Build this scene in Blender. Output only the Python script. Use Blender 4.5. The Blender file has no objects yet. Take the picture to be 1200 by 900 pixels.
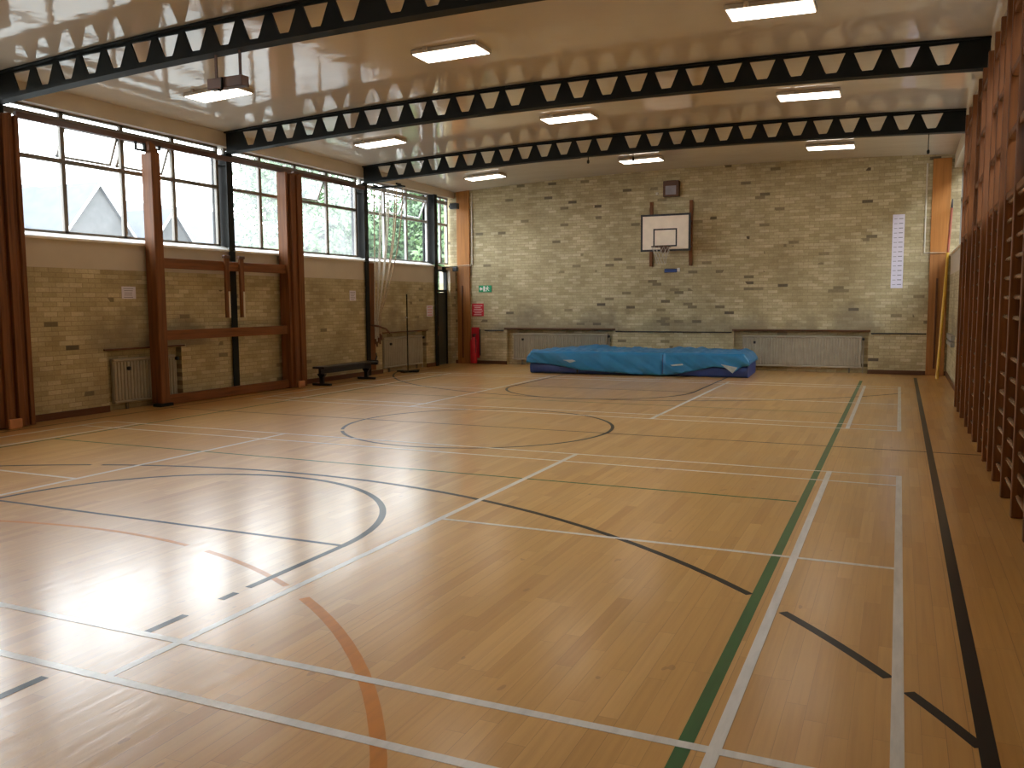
import bpy, math, random
from mathutils import Vector, Matrix, noise
random.seed(7)
C = bpy.context.scene.collection
sc = bpy.context.scene
PI = math.pi

# ------------------------------------------------------------------ helpers
class MB:
    """collects shapes, then links them as ONE mesh object"""
    def __init__(s): s.v = []; s.f = []; s.m = []; s.sm = []
    def add(s, vs, fs, mi=0, smooth=False):
        b = len(s.v); s.v += [tuple(v) for v in vs]
        for f in fs: s.f.append([b + i for i in f]); s.m.append(mi); s.sm.append(smooth)
        return s
    def box(s, x0, x1, y0, y1, z0, z1, mi=0, c=0.0):
        """box; c > 0 chamfers the edges all round"""
        if x0 > x1: x0, x1 = x1, x0
        if y0 > y1: y0, y1 = y1, y0
        if z0 > z1: z0, z1 = z1, z0
        if c <= 0:
            vs = [(x, y, z) for z in (z0, z1) for y in (y0, y1) for x in (x0, x1)]
            return s.add(vs, [(0, 2, 3, 1), (4, 5, 7, 6), (0, 1, 5, 4), (2, 6, 7, 3), (0, 4, 6, 2), (1, 3, 7, 5)], mi)
        c = min(c, (x1-x0)*.45, (y1-y0)*.45, (z1-z0)*.45)
        lo = (x0, y0, z0); hi = (x1, y1, z1); vs = []; idx = {}
        for sx in (0, 1):
            for sy in (0, 1):
                for sz in (0, 1):
                    for a in range(3):
                        p = []
                        for k, sg in enumerate((sx, sy, sz)):
                            e = hi[k] if sg else lo[k]
                            if k != a: e += -c if sg else c
                            p.append(e)
                        idx[(sx, sy, sz, a)] = len(vs); vs.append(p)
        fs = []
        def q(l):
            # orient outward
            ps = [Vector(vs[i]) for i in l]; n = (ps[1]-ps[0]).cross(ps[2]-ps[0])
            cen = sum(ps, Vector())/len(ps) - Vector(((x0+x1)/2, (y0+y1)/2, (z0+z1)/2))
            fs.append(l if n.dot(cen) > 0 else l[::-1])
        for a in range(3):
            b, d = [k for k in range(3) if k != a]
            for sg in (0, 1):
                l = []
                for (u, w) in ((0, 0), (1, 0), (1, 1), (0, 1)):
                    k = [0, 0, 0]; k[a] = sg; k[b] = u; k[d] = w; l.append(idx[(k[0], k[1], k[2], a)])
                q(l)
            for u in (0, 1):
                for w in (0, 1):
                    l = []
                    for (e, ax) in ((0, b), (1, b), (1, d), (0, d)):
                        k = [0, 0, 0]; k[a] = e; k[b] = u; k[d] = w; l.append(idx[(k[0], k[1], k[2], ax)])
                    q(l)
        for sx in (0, 1):
            for sy in (0, 1):
                for sz in (0, 1): q([idx[(sx, sy, sz, a)] for a in range(3)])
        return s.add(vs, fs, mi)
    def prism(s, pts, axis, a, b, mi=0):
        """extrude a polygon (2-D points) along axis from a to b"""
        n = len(pts)
        def P(p, t):
            return (t, p[0], p[1]) if axis == 0 else (p[0], t, p[1]) if axis == 1 else (p[0], p[1], t)
        vs = [P(p, a) for p in pts] + [P(p, b) for p in pts]
        fs = [tuple(range(n))[::-1], tuple(range(n, 2*n))] + [(i, (i+1) % n, n+(i+1) % n, n+i) for i in range(n)]
        return s.add(vs, fs, mi)
    def tube(s, path, r, n=8, mi=0, rx=None):
        path = [Vector(p) for p in path]; m = len(path)
        rs = r if isinstance(r, (list, tuple)) else [r]*m
        vs = []; up = None
        for i, p in enumerate(path):
            t = (path[min(i+1, m-1)] - path[max(i-1, 0)]).normalized()
            if up is None: up = Vector((0, 0, 1)) if abs(t.z) < .9 else Vector((1, 0, 0))
            a = t.cross(up).normalized(); b = t.cross(a).normalized(); up = b*-1 if False else up
            for k in range(n):
                w = 2*PI*k/n; vs.append(p + a*math.cos(w)*rs[i]*(rx or 1) + b*math.sin(w)*rs[i])
        fs = [(i*n+k, i*n+(k+1) % n, (i+1)*n+(k+1) % n, (i+1)*n+k) for i in range(m-1) for k in range(n)]
        s.add(vs, fs, mi, True)
        s.add([vs[k] for k in range(n)], [tuple(range(n))[::-1]], mi)
        s.add([vs[(m-1)*n+k] for k in range(n)], [tuple(range(n))], mi)
        return s
    def build(s, name, mats, parent=None, loc=None):
        me = bpy.data.meshes.new(name); me.from_pydata(s.v, [], s.f)
        if not isinstance(mats, (list, tuple)): mats = [mats]
        for m in mats: me.materials.append(m)
        for i, p in enumerate(me.polygons): p.material_index = s.m[i]; p.use_smooth = s.sm[i]
        me.update()
        o = bpy.data.objects.new(name, me); C.objects.link(o)
        if parent is not None:
            o.parent = parent
            o.matrix_parent_inverse = Matrix.Translation(-Vector(parent.location)) if parent.rotation_euler.z == 0 else parent.matrix_basis.inverted()
        return o

def tag(o, label=None, cat=None, group=None, kind=None):
    if label: o['label'] = label
    if cat: o['category'] = cat
    if group: o['group'] = group
    if kind: o['kind'] = kind
    return o
def thing(name, label, cat, loc=(0, 0, 0), group=None, rz=0):
    o = bpy.data.objects.new(name, None); C.objects.link(o); o.location = loc; o.rotation_euler = (0, 0, rz)
    o.empty_display_size = .1
    return tag(o, label, cat, group)
def struct(name, label=None):
    o = bpy.data.objects.new(name, None); C.objects.link(o); o['kind'] = 'structure'
    if label: o['label'] = label
    return o
def copy_tree(o, dx, label, group=None, parent=None):
    """copy a thing with its parts and sub-parts"""
    c = o.copy(); C.objects.link(c)
    if parent is None:
        c.location = Vector(o.location) + Vector(dx); c['label'] = label
        if group: c['group'] = group
    else: c.parent = parent
    for ch in o.children: copy_tree(ch, None, None, None, c)
    return c

# ------------------------------------------------------------------ materials
def mat(name):
    m = bpy.data.materials.new(name); m.use_nodes = True
    nt = m.node_tree; return m, nt, nt.nodes['Principled BSDF']
def N(nt, t, **k):
    n = nt.nodes.new(t)
    for a, b in k.items(): setattr(n, a, b)
    return n
def L(nt, a, b): nt.links.new(a, b)
def mth(nt, op, a, b=None, c=None):
    n = N(nt, 'ShaderNodeMath', operation=op)
    for i, v in enumerate((a, b, c)):
        if v is None: continue
        if isinstance(v, (int, float)): n.inputs[i].default_value = v
        else: L(nt, v, n.inputs[i])
    return n.outputs[0]
def ramp(nt, fac, stops, interp='LINEAR'):
    r = N(nt, 'ShaderNodeValToRGB'); r.color_ramp.interpolation = interp
    e = r.color_ramp.elements
    while len(e) < len(stops): e.new(.5)
    for i, (p, c) in enumerate(stops): e[i].position = p; e[i].color = (*c, 1)
    L(nt, fac, r.inputs[0]); return r.outputs[0]
def mixc(nt, fac, a, b, mode='MIX'):
    n = N(nt, 'ShaderNodeMix', data_type='RGBA', blend_type=mode)
    for i, v in ((0, fac), (6, a), (7, b)):
        if isinstance(v, (int, float)): n.inputs[i].default_value = v
        elif isinstance(v, tuple): n.inputs[i].default_value = (*v, 1)
        else: L(nt, v, n.inputs[i])
    return n.outputs[2]
def noise_n(nt, vec, scale, detail=3, rough=.5):
    n = N(nt, 'ShaderNodeTexNoise'); n.inputs['Scale'].default_value = scale
    n.inputs['Detail'].default_value = detail; n.inputs['Roughness'].default_value = rough
    if vec is not None: L(nt, vec, n.inputs['Vector'])
    return n.outputs['Fac']
def simple(name, col, rough=.5, metal=0, var=.12, scale=6, bump=0, spec=.5):
    m, nt, b = mat(name)
    g = N(nt, 'ShaderNodeNewGeometry'); nf = noise_n(nt, g.outputs['Position'], scale)
    lo = tuple(c*(1-var) for c in col); hi = tuple(min(1, c*(1+var)) for c in col)
    L(nt, ramp(nt, nf, [(.3, lo), (.7, hi)]), b.inputs['Base Color'])
    b.inputs['Roughness'].default_value = rough; b.inputs['Metallic'].default_value = metal
    b.inputs['Specular IOR Level'].default_value = spec
    if bump:
        bp = N(nt, 'ShaderNodeBump'); bp.inputs['Strength'].default_value = bump; bp.inputs['Distance'].default_value = .01
        L(nt, nf, bp.inputs['Height']); L(nt, bp.outputs[0], b.inputs['Normal'])
    return m
def wood(name, col, rough=.4, axis=2, var=.35, scale=1.0, grain=.03):
    m, nt, b = mat(name)
    tc = N(nt, 'ShaderNodeNewGeometry'); mp = N(nt, 'ShaderNodeMapping')
    sc_ = [22*scale]*3; sc_[axis] = 1.2*scale; mp.inputs['Scale'].default_value = sc_
    L(nt, tc.outputs['Position'], mp.inputs['Vector'])
    f1 = noise_n(nt, mp.outputs[0], 1.0, 5, .6)
    oi = N(nt, 'ShaderNodeObjectInfo')
    lo = tuple(c*(1-var) for c in col); hi = tuple(min(1, c*(1+var*.7)) for c in col)
    c1 = ramp(nt, f1, [(.28, lo), (.5, col), (.72, hi)])
    L(nt, c1, b.inputs['Base Color'])
    b.inputs['Roughness'].default_value = rough; b.inputs['Specular IOR Level'].default_value = .25
    bp = N(nt, 'ShaderNodeBump'); bp.inputs['Strength'].default_value = .15; bp.inputs['Distance'].default_value = .003
    L(nt, f1, bp.inputs['Height']); L(nt, bp.outputs[0], b.inputs['Normal'])
    return m

def brick_mat(name, uaxis, dark_p=.02, stain=None):
    m, nt, b = mat(name)
    g = N(nt, 'ShaderNodeNewGeometry'); sp = N(nt, 'ShaderNodeSeparateXYZ'); L(nt, g.outputs['Position'], sp.inputs[0])
    u = sp.outputs[uaxis]; z = sp.outputs[2]
    row = mth(nt, 'FLOOR', mth(nt, 'DIVIDE', z, .0700))
    par = mth(nt, 'FLOORED_MODULO', row, 2)
    uu = mth(nt, 'ADD', mth(nt, 'DIVIDE', u, .22), mth(nt, 'MULTIPLY', par, .5))
    col = mth(nt, 'FLOOR', uu)
    fu = mth(nt, 'MULTIPLY', mth(nt, 'FRACT', uu), .22)
    fz = mth(nt, 'FLOORED_MODULO', z, .0700)
    # distance to the nearest joint
    du = mth(nt, 'MINIMUM', fu, mth(nt, 'SUBTRACT', .22, fu)); dz = mth(nt, 'MINIMUM', fz, mth(nt, 'SUBTRACT', .0700, fz))
    jd = mth(nt, 'MINIMUM', du, dz)
    jt = mth(nt, 'SMOOTH_MIN', mth(nt, 'DIVIDE', jd, .006), 1, .3)
    cb = N(nt, 'ShaderNodeCombineXYZ'); L(nt, col, cb.inputs[0]); L(nt, row, cb.inputs[1])
    wn = N(nt, 'ShaderNodeTexWhiteNoise', noise_dimensions='3D'); L(nt, cb.outputs[0], wn.inputs['Vector'])
    base = ramp(nt, wn.outputs['Value'], [(0, (.43, .36, .20)), (.3, (.48, .405, .235)), (.75, (.54, .46, .275)), (1, (.62, .54, .345))])
    # sparse dark and brown bricks, clustered
    wn2 = N(nt, 'ShaderNodeTexWhiteNoise', noise_dimensions='3D')
    off = N(nt, 'ShaderNodeVectorMath', operation='ADD'); off.inputs[1].default_value = (31.7, 11.3, 5.1)
    L(nt, cb.outputs[0], off.inputs[0]); L(nt, off.outputs[0], wn2.inputs['Vector'])
    cl = noise_n(nt, g.outputs['Position'], .9, 2)
    thr = mth(nt, 'MULTIPLY', mth(nt, 'POWER', cl, 3), dark_p*8)
    isd = mth(nt, 'LESS_THAN', wn2.outputs['Value'], thr)
    base = mixc(nt, mth(nt, 'MULTIPLY', isd, mth(nt, 'ADD', .35, mth(nt, 'MULTIPLY', wn.outputs['Value'], .6))), base, (.08, .06, .035))
    # rougher tone inside each brick + soot mottling
    f = noise_n(nt, g.outputs['Position'], 38, 3)
    base = mixc(nt, 1.0, base, ramp(nt, f, [(.25, (.84, .84, .84)), (.75, (1.08, 1.08, 1.08))]), 'MULTIPLY')
    f2 = noise_n(nt, g.outputs['Position'], 1.3, 4, .6)
    base = mixc(nt, 1.0, base, ramp(nt, f2, [(.3, (.74, .71, .66)), (.62, (1.02, 1.02, 1.02))]), 'MULTIPLY')
    if stain:
        for (u0, u1, z0, z1, amt) in stain:   # soot drifted up from the heaters
            nn = mth(nt, 'MULTIPLY', mth(nt, 'SUBTRACT', f2, .5), 1.4)
            def edge(v, e0, e1):
                mr = N(nt, 'ShaderNodeMapRange', interpolation_type='SMOOTHSTEP'); L(nt, v, mr.inputs[0])
                mr.inputs[1].default_value = e0; mr.inputs[2].default_value = e1; return mr.outputs[0]
            un = mth(nt, 'ADD', u, nn); zn = mth(nt, 'ADD', z, nn)
            msk = mth(nt, 'MULTIPLY', mth(nt, 'MULTIPLY', edge(un, u0-.3, u0+.3), mth(nt, 'SUBTRACT', 1, edge(un, u1-.3, u1+.3))),
                      mth(nt, 'MULTIPLY', edge(z, z0-.02, z0), mth(nt, 'SUBTRACT', 1, edge(zn, z0+.1, z1))))
            base = mixc(nt, mth(nt, 'MULTIPLY', msk, amt), base, (.16, .135, .1))
    joint = (.27, .21, .12)
    colr = mixc(nt, jt, joint, base)
    L(nt, colr, b.inputs['Base Color']); b.inputs['Roughness'].default_value = .62
    b.inputs['Specular IOR Level'].default_value = .35
    h = mth(nt, 'ADD', jt, mth(nt, 'MULTIPLY', f, .35))
    bp = N(nt, 'ShaderNodeBump'); bp.inputs['Strength'].default_value = .6; bp.inputs['Distance'].default_value = .006
    L(nt, h, bp.inputs['Height']); L(nt, bp.outputs[0], b.inputs['Normal'])
    return m

def floor_mat():
    m, nt, b = mat('maple_strip_floor')
    g = N(nt, 'ShaderNodeNewGeometry'); sp = N(nt, 'ShaderNodeSeparateXYZ'); L(nt, g.outputs['Position'], sp.inputs[0])
    x, y = sp.outputs[0], sp.outputs[1]
    W_ = .083
    col = mth(nt, 'FLOOR', mth(nt, 'DIVIDE', x, W_))
    fx = mth(nt, 'FLOORED_MODULO', x, W_)
    wc = N(nt, 'ShaderNodeTexWhiteNoise', noise_dimensions='1D'); L(nt, col, wc.inputs['W'])
    yy = mth(nt, 'ADD', mth(nt, 'DIVIDE', y, .95), mth(nt, 'MULTIPLY', wc.outputs['Value'], 7.3))
    row = mth(nt, 'FLOOR', yy); fy = mth(nt, 'MULTIPLY', mth(nt, 'FRACT', yy), .95)
    cb = N(nt, 'ShaderNodeCombineXYZ'); L(nt, col, cb.inputs[0]); L(nt, row, cb.inputs[1])
    wn = N(nt, 'ShaderNodeTexWhiteNoise', noise_dimensions='3D'); L(nt, cb.outputs[0], wn.inputs['Vector'])
    base = ramp(nt, wn.outputs['Value'], [(0, (.57, .295, .082)), (.15, (.63, .342, .100)), (.7, (.66, .362, .110)), (1, (.71, .40, .132))])
    mp = N(nt, 'ShaderNodeMapping'); mp.inputs['Scale'].default_value = (40, 1.3, 1)
    av = N(nt, 'ShaderNodeVectorMath', operation='ADD'); L(nt, g.outputs['Position'], av.inputs[0])
    vs = N(nt, 'ShaderNodeVectorMath', operation='SCALE'); L(nt, wn.outputs['Color'], vs.inputs[0]); vs.inputs['Scale'].default_value = 9
    L(nt, vs.outputs[0], av.inputs[1]); L(nt, av.outputs[0], mp.inputs['Vector'])
    gr = noise_n(nt, mp.outputs[0], 1, 5, .6)
    base = mixc(nt, 1.0, base, ramp(nt, gr, [(.25, (.88, .86, .82)), (.55, (1, 1, 1)), (.8, (1.05, 1.05, 1.04))]), 'MULTIPLY')
    big = noise_n(nt, g.outputs['Position'], .7, 4, .6)
    base = mixc(nt, 1.0, base, ramp(nt, big, [(.3, (.92, .90, .87)), (.65, (1.03, 1.02, 1.0))]), 'MULTIPLY')
    # knots and scuffs
    mk = N(nt, 'ShaderNodeMapping'); mk.inputs['Scale'].default_value = (1, .45, 1); L(nt, g.outputs['Position'], mk.inputs['Vector'])
    kn = noise_n(nt, mk.outputs[0], 9, 2, .5)
    base = mixc(nt, mth(nt, 'MULTIPLY', mth(nt, 'GREATER_THAN', kn, .735), .35), base, (.2, .1, .045))
    gx = mth(nt, 'MINIMUM', fx, mth(nt, 'SUBTRACT', W_, fx)); gy = mth(nt, 'MINIMUM', fy, mth(nt, 'SUBTRACT', .95, fy))
    gapw = mth(nt, 'MULTIPLY', mth(nt, 'POWER', wc.outputs['Value'], 3), .0022)
    gap = mth(nt, 'MAXIMUM', mth(nt, 'LESS_THAN', gx, mth(nt, 'ADD', gapw, .0004)), mth(nt, 'LESS_THAN', gy, .0009))
    base = mixc(nt, mth(nt, 'MULTIPLY', gap, .45), base, (.13, .065, .03))
    L(nt, base, b.inputs['Base Color'])
    b.inputs['Specular IOR Level'].default_value = .4
    rg = ramp(nt, big, [(.3, (.30, .30, .30)), (.7, (.40, .40, .40))])
    L(nt, mixc(nt, .35, rg, wn.outputs['Value']), b.inputs['Roughness'])
    b.inputs['Roughness'].default_value = .3
    # each strip sits at its own tiny tilt, the lacquer ripples along it
    h = mth(nt, 'ADD', mth(nt, 'MULTIPLY', gr, .25), mth(nt, 'MULTIPLY', wn.outputs['Value'], .12))
    rip = N(nt, 'ShaderNodeMapping'); rip.inputs['Scale'].default_value = (7, .9, 1); L(nt, g.outputs['Position'], rip.inputs['Vector'])
    h = mth(nt, 'ADD', h, mth(nt, 'MULTIPLY', noise_n(nt, rip.outputs[0], 1.2, 3, .5), 1.2))
    bp = N(nt, 'ShaderNodeBump'); bp.inputs['Strength'].default_value = .25; bp.inputs['Distance'].default_value = .004
    L(nt, h, bp.inputs['Height']); L(nt, bp.outputs[0], b.inputs['Normal'])
    bp.inputs['Strength'].default_value = .42
    nt.links.remove(b.inputs['Roughness'].links[0]); L(nt, rg, b.inputs['Roughness'])
    b.inputs['Coat Weight'].default_value = .8; b.inputs['Coat Roughness'].default_value = .2; b.inputs['Coat IOR'].default_value = 1.5
    L(nt, bp.outputs[0], b.inputs['Coat Normal'])
    return m
def paint_line(name, col, coat=.75):
    m, nt, b = mat(name)
    g = N(nt, 'ShaderNodeNewGeometry'); mp = N(nt, 'ShaderNodeMapping'); mp.inputs['Scale'].default_value = (20, 3, 1)
    L(nt, g.outputs['Position'], mp.inputs['Vector'])
    f = noise_n(nt, mp.outputs[0], 1, 4, .6)
    L(nt, ramp(nt, f, [(.3, tuple(c*.82 for c in col)), (.6, col)]), b.inputs['Base Color'])
    b.inputs['Roughness'].default_value = .45; b.inputs['Specular IOR Level'].default_value = .25; b.inputs['Coat Weight'].default_value = coat; b.inputs['Coat Roughness'].default_value = .19; b.inputs['Coat IOR'].default_value = 1.5
    return m
def ceiling_mat():
    m, nt, b = mat('gloss_ceiling_paint')
    g = N(nt, 'ShaderNodeNewGeometry')
    f = noise_n(nt, g.outputs['Position'], .5, 3)
    L(nt, ramp(nt, f, [(.3, (.60, .545, .46)), (.7, (.64, .585, .50))]), b.inputs['Base Color'])
    b.inputs['Roughness'].default_value = .07; b.inputs['Specular IOR Level'].default_value = .5
    mp = N(nt, 'ShaderNodeMapping'); mp.inputs['Scale'].default_value = (1.0, 1.6, 1); L(nt, g.outputs['Position'], mp.inputs['Vector'])
    w1 = noise_n(nt, mp.outputs[0], 1.1, 3, .5); w2 = noise_n(nt, g.outputs['Position'], 9, 2)
    sp = N(nt, 'ShaderNodeSeparateXYZ'); L(nt, g.outputs['Position'], sp.inputs[0])
    # board joints every 1.2 m
    j = mth(nt, 'FLOORED_MODULO', mth(nt, 'ADD', sp.outputs[0], 40), 1.22); jn = mth(nt, 'GREATER_THAN', mth(nt, 'MINIMUM', j, mth(nt, 'SUBTRACT', 1.22, j)), .006)
    h = mth(nt, 'ADD', mth(nt, 'ADD', mth(nt, 'MULTIPLY', w1, .8), mth(nt, 'MULTIPLY', w2, .06)), mth(nt, 'MULTIPLY', jn, .05))
    bp = N(nt, 'ShaderNodeBump'); bp.inputs['Strength'].default_value = .5; bp.inputs['Distance'].default_value = .02
    L(nt, h, bp.inputs['Height']); L(nt, bp.outputs[0], b.inputs['Normal'])
    return m
def glass_mat(name, haze, tint=(.93, .96, .95)):
    """thin old pane with some grime; the grime scatters daylight"""
    m = bpy.data.materials.new(name); m.use_nodes = True; nt = m.node_tree; nt.nodes.clear()
    out = N(nt, 'ShaderNodeOutputMaterial'); tr = N(nt, 'ShaderNodeBsdfTransparent'); tr.inputs[0].default_value = (*tint, 1)
    gl = N(nt, 'ShaderNodeBsdfGlossy'); gl.inputs['Roughness'].default_value = .03
    tl = N(nt, 'ShaderNodeBsdfTranslucent'); tl.inputs[0].default_value = (.9, .92, .92, 1)
    lw = N(nt, 'ShaderNodeLayerWeight'); lw.inputs[0].default_value = .5; fr = mth(nt, 'ADD', mth(nt, 'MULTIPLY', mth(nt, 'POWER', lw.outputs['Facing'], 5), .6), .02)
    g = N(nt, 'ShaderNodeNewGeometry'); f = noise_n(nt, g.outputs['Position'], 2.3, 4, .6)
    fac = mth(nt, 'MULTIPLY', ramp(nt, f, [(.3, (.6, .6, .6)), (.7, (1.3, 1.3, 1.3))]), haze)
    m1 = N(nt, 'ShaderNodeMixShader'); L(nt, fac, m1.inputs[0]); L(nt, tr.outputs[0], m1.inputs[1]); L(nt, tl.outputs[0], m1.inputs[2])
    m2 = N(nt, 'ShaderNodeMixShader'); L(nt, fr, m2.inputs[0]); L(nt, m1.outputs[0], m2.inputs[1]); L(nt, gl.outputs[0], m2.inputs[2])
    L(nt, m2.outputs[0], out.inputs[0]); return m
def emit(name, col, st):
    m, nt, b = mat(name); b.inputs['Base Color'].default_value = (.9, .9, .88, 1)
    b.inputs['Emission Color'].default_value = (*col, 1); b.inputs['Emission Strength'].default_value = st; return m

M = {}
M['brick_side'] = brick_mat('buff_brick_side', 1, .012, [(6.6, 9.0, .95, 1.7, .6), (14.2, 16.9, .95, 1.6, .55)])
M['brick_back'] = brick_mat('buff_brick_back', 0, .03, [(-9.8, -6.4, .93, 1.6, .55), (-6.4, -3.6, .93, 1.35, .35), (-3.8, -.4, .93, 1.5, .5)])
M['cream'] = simple('cream_wall_paint', (.56, .49, .39), .55, var=.05, scale=2, bump=.05)
M['fascia'] = simple('cream_gloss_fascia', (.62, .55, .44), .35, var=.04, scale=2)
M['ceiling'] = ceiling_mat()
M['floor'] = floor_mat()
M['white_line'] = paint_line('white_line_paint', (.80, .76, .70))
M['black_line'] = paint_line('black_line_paint', (.010, .009, .008), .35)
M['green_line'] = paint_line('green_line_paint', (.022, .12, .03))
M['orange_line'] = paint_line('orange_line_paint', (.62, .21, .010), .45)
M['black_steel'] = simple('black_painted_steel', (.013, .014, .012), .55, var=.2, scale=3, spec=.15)
M['brown_steel'] = simple('brown_painted_steel', (.10, .045, .028), .4, var=.2, scale=4)
M['grey_frame'] = simple('grey_window_frame', (.19, .17, .14), .5, var=.15, scale=3)
M['pale_frame'] = simple('pale_grey_window_frame', (.42, .42, .42), .45, var=.1)
M['white_frame'] = simple('white_window_frame', (.75, .76, .76), .45, var=.06)
M['sill'] = simple('white_gloss_sill', (.84, .81, .74), .3, var=.05)
M['wood_red'] = wood('red_brown_timber', (.175, .064, .020), .5, 2, .5)
M['wood_red_y'] = wood('red_brown_timber_rail', (.185, .068, .021), .5, 1, .4)
M['wood_bar'] = wood('mahogany_wall_bar', (.150, .050, .011), .5, 2, .5)
M['wood_rung'] = wood('polished_rung', (.20, .10, .05), .25, 1, .25)
M['wood_lit'] = wood('lit_orange_board', (.42, .175, .045), .4, 2, .22)  # upper corner boards, window light painted into the tone
M['wood_shade'] = wood('shaded_brown_board', (.34, .145, .045), .45, 2, .3)  # same corner timber below sill height, shade painted into the tone
M['wood_light'] = simple('worn_timber_foot', (.50, .22, .09), .5, var=.15)
M['wood_dark'] = wood('dark_skirting_timber', (.12, .048, .022), .4, 1, .25)
M['wood_dark_x'] = wood('dark_skirting_timber_back', (.10, .042, .02), .4, 0, .25)
M['black'] = simple('black_paint', (.012, .013, .017), .4, var=.2)
M['rad'] = simple('cream_radiator_enamel', (.36, .32, .24), .4, var=.08)
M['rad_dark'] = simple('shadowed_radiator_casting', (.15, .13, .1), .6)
M['niche'] = brick_mat('buff_brick_niche', 0, .01)
M['white_paper'] = simple('white_paper', (.78, .76, .78), .6, var=.03)
M['lilac_paper'] = simple('pale_lilac_paper', (.70, .67, .78), .6, var=.03)
M['ink'] = simple('grey_print', (.25, .24, .28), .6)
M['red'] = simple('red_paint', (.55, .02, .035), .4, var=.08)
M['pink_print'] = simple('pale_print_on_red', (.75, .5, .5), .6)
M['green_sign'] = simple('green_sign', (.01, .30, .12), .4, var=.05)
M['white'] = simple('white_enamel', (.78, .76, .72), .4, var=.04)
M['board'] = simple('white_backboard_face', (.80, .70, .58), .45, var=.05)
M['navy'] = simple('navy_mat_vinyl', (.018, .045, .19), .42, var=.15, scale=4, bump=.1)
M['blue'] = simple('light_blue_mat_cover', (.018, .185, .40), .34, var=.14, scale=3, bump=.15)
M['patch'] = simple('pale_logo_patch', (.36, .42, .42), .5, var=.2, scale=12)
M['rope'] = simple('hemp_climbing_rope', (.46, .35, .24), .85, var=.2, scale=30)
M['rope_pale'] = simple('pale_rope', (.62, .57, .48), .85, var=.15, scale=30)
M['leather'] = simple('brown_leather_end', (.14, .06, .03), .6)
M['net'] = simple('white_net_cord', (.55, .52, .47), .8)
M['yellow'] = simple('yellow_varnished_pole', (.62, .36, .03), .4, var=.08)
M['pole_red'] = simple('red_brown_pole', (.25, .05, .02), .4)
M['dark_green'] = simple('dark_green_vinyl', (.02, .035, .03), .5)
M['conduit'] = simple('cream_conduit_pipe', (.62, .57, .47), .35, var=.04)
M['door'] = simple('dark_green_grey_door', (.05, .055, .045), .4, var=.12)
M['metal'] = simple('dull_steel', (.4, .4, .4), .35, metal=.8)
M['lamp'] = emit('panel_light_diffuser', (1, .90, .78), 6.0)
M['lamp_frame'] = simple('cream_light_body', (.5, .44, .36), .4)
M['black_plastic'] = simple('black_plastic', (.02, .02, .022), .4)

XL, XR, YB, YF = -11.08, .92, 18.25, -3.35      # wall faces
DW = .33                                        # wall thickness
ZS, ZH = 2.60, 4.43                             # window sill / head
BEAM_Y = [1.0, 5.3, 9.62, 13.93]
def zt(x): return 4.90 - ((x + 4.0)/7)**2*.22   # top chord / ceiling arc

# ------------------------------------------------------------------ floor and its court lines
fl = MB(); fl.box(XL-DW, XR+DW, YF-.2, YB+.25, -.15, 0)
floor = fl.build('floor', M['floor']); floor['kind'] = 'structure'; floor['label'] = 'polished maple strip floor with painted court lines'
H = [.0006]
def line(x0, y0, x1, y1, w, m, label):
    a = Vector((x0, y0)); b = Vector((x1, y1)); d = (b-a).normalized(); n = Vector((-d.y, d.x))*w/2; H[0] += .00003; h = H[0]
    q = [a-n, b-n, b+n, a+n]; q = [(p.x, p.y) for p in q]
    o = MB().prism(q, 2, .0001, h).build('court_line', M[m], floor); o['label'] = label
def arc(cx, cy, r, a0, a1, w, m, label):
    n = max(6, int(abs(a1-a0)/2.5)); H[0] += .00003; h = H[0]; mb = MB(); vs = []
    for i in range(n+1):
        t = math.radians(a0+(a1-a0)*i/n)
        for rr in (r-w/2, r+w/2):
            for z in (.0001, h): vs.append((cx+rr*math.cos(t), cy+rr*math.sin(t), z))
    fs = []
    for i in range(n):
        k = 4*i
        fs += [(k+1, k+3, k+7, k+5), (k, k+1, k+5, k+4), (k+3, k+2, k+6, k+7)]
    mb.add(vs, fs); o = mb.build('court_line', M[m], floor); o['label'] = label
W4 = .048
# orange netball shooting circle
arc(-5.2, -2.39, 4.19, 8, 58.5, .062, 'orange_line', 'orange curved line in the foreground')
arc(-5.2, -2.39, 4.19, 62, 76, .04, 'orange_line', 'orange arc thinned where window glare washes it out')  # drawn narrower to imitate glare washing out the paint
arc(-5.2, -2.39, 4.19, 79, 125, .035, 'orange_line', 'thin orange arc to the left')  # narrower piece in the same orange
# green netball lines
line(-.715, -3.3, -.715, 16.3, .058, 'green_line', 'long green side line')
line(-9.47, -3.3, -9.47, 14.5, .04, 'green_line', 'green side line near the window wall')
line(-9.45, 4.65, -.76, 4.65, .032, 'green_line', 'thin green line across the court')
line(-9.45, 10.7, -.76, 10.7, .03, 'green_line', 'far thin green line across the court')
# black basketball lines
line(.30, -3.3, .30, 17.4, .062, 'black_line', 'long black side line by the wall bars')
line(-10.6, -3.3, -10.6, 17.0, .04, 'black_line', 'black side line under the windows')
line(-10.6, 7.6, .9, 7.6, .03, 'black_line', 'black halfway line')
arc(-5.12, 7.6, 1.78, 0, 213, .045, 'black_line', 'black centre circle'); arc(-5.12, 7.6, 1.78, 217, 360, .045, 'black_line', 'black centre circle')
arc(-5.2, 2.1, 1.78, 0, 180, .052, 'black_line', 'black free throw arc in the foreground')
line(-6.95, 2.13, -3.43, 2.13, .035, 'black_line', 'black free throw line')
for a, b in ((2.1, 1.2), (1.10, .98), (.72, .42), (-.1, -.8), (-1.2, -3.2)): line(-3.42, a, -3.42, b, .045, 'black_line', 'black key line with gaps for the window glare')  # gaps imitate window glare washing out the line
arc(-5.2, -2.24, 6.29, 29.4, 33.55, .052, 'black_line', 'black arc piece by the right side line')
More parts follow.
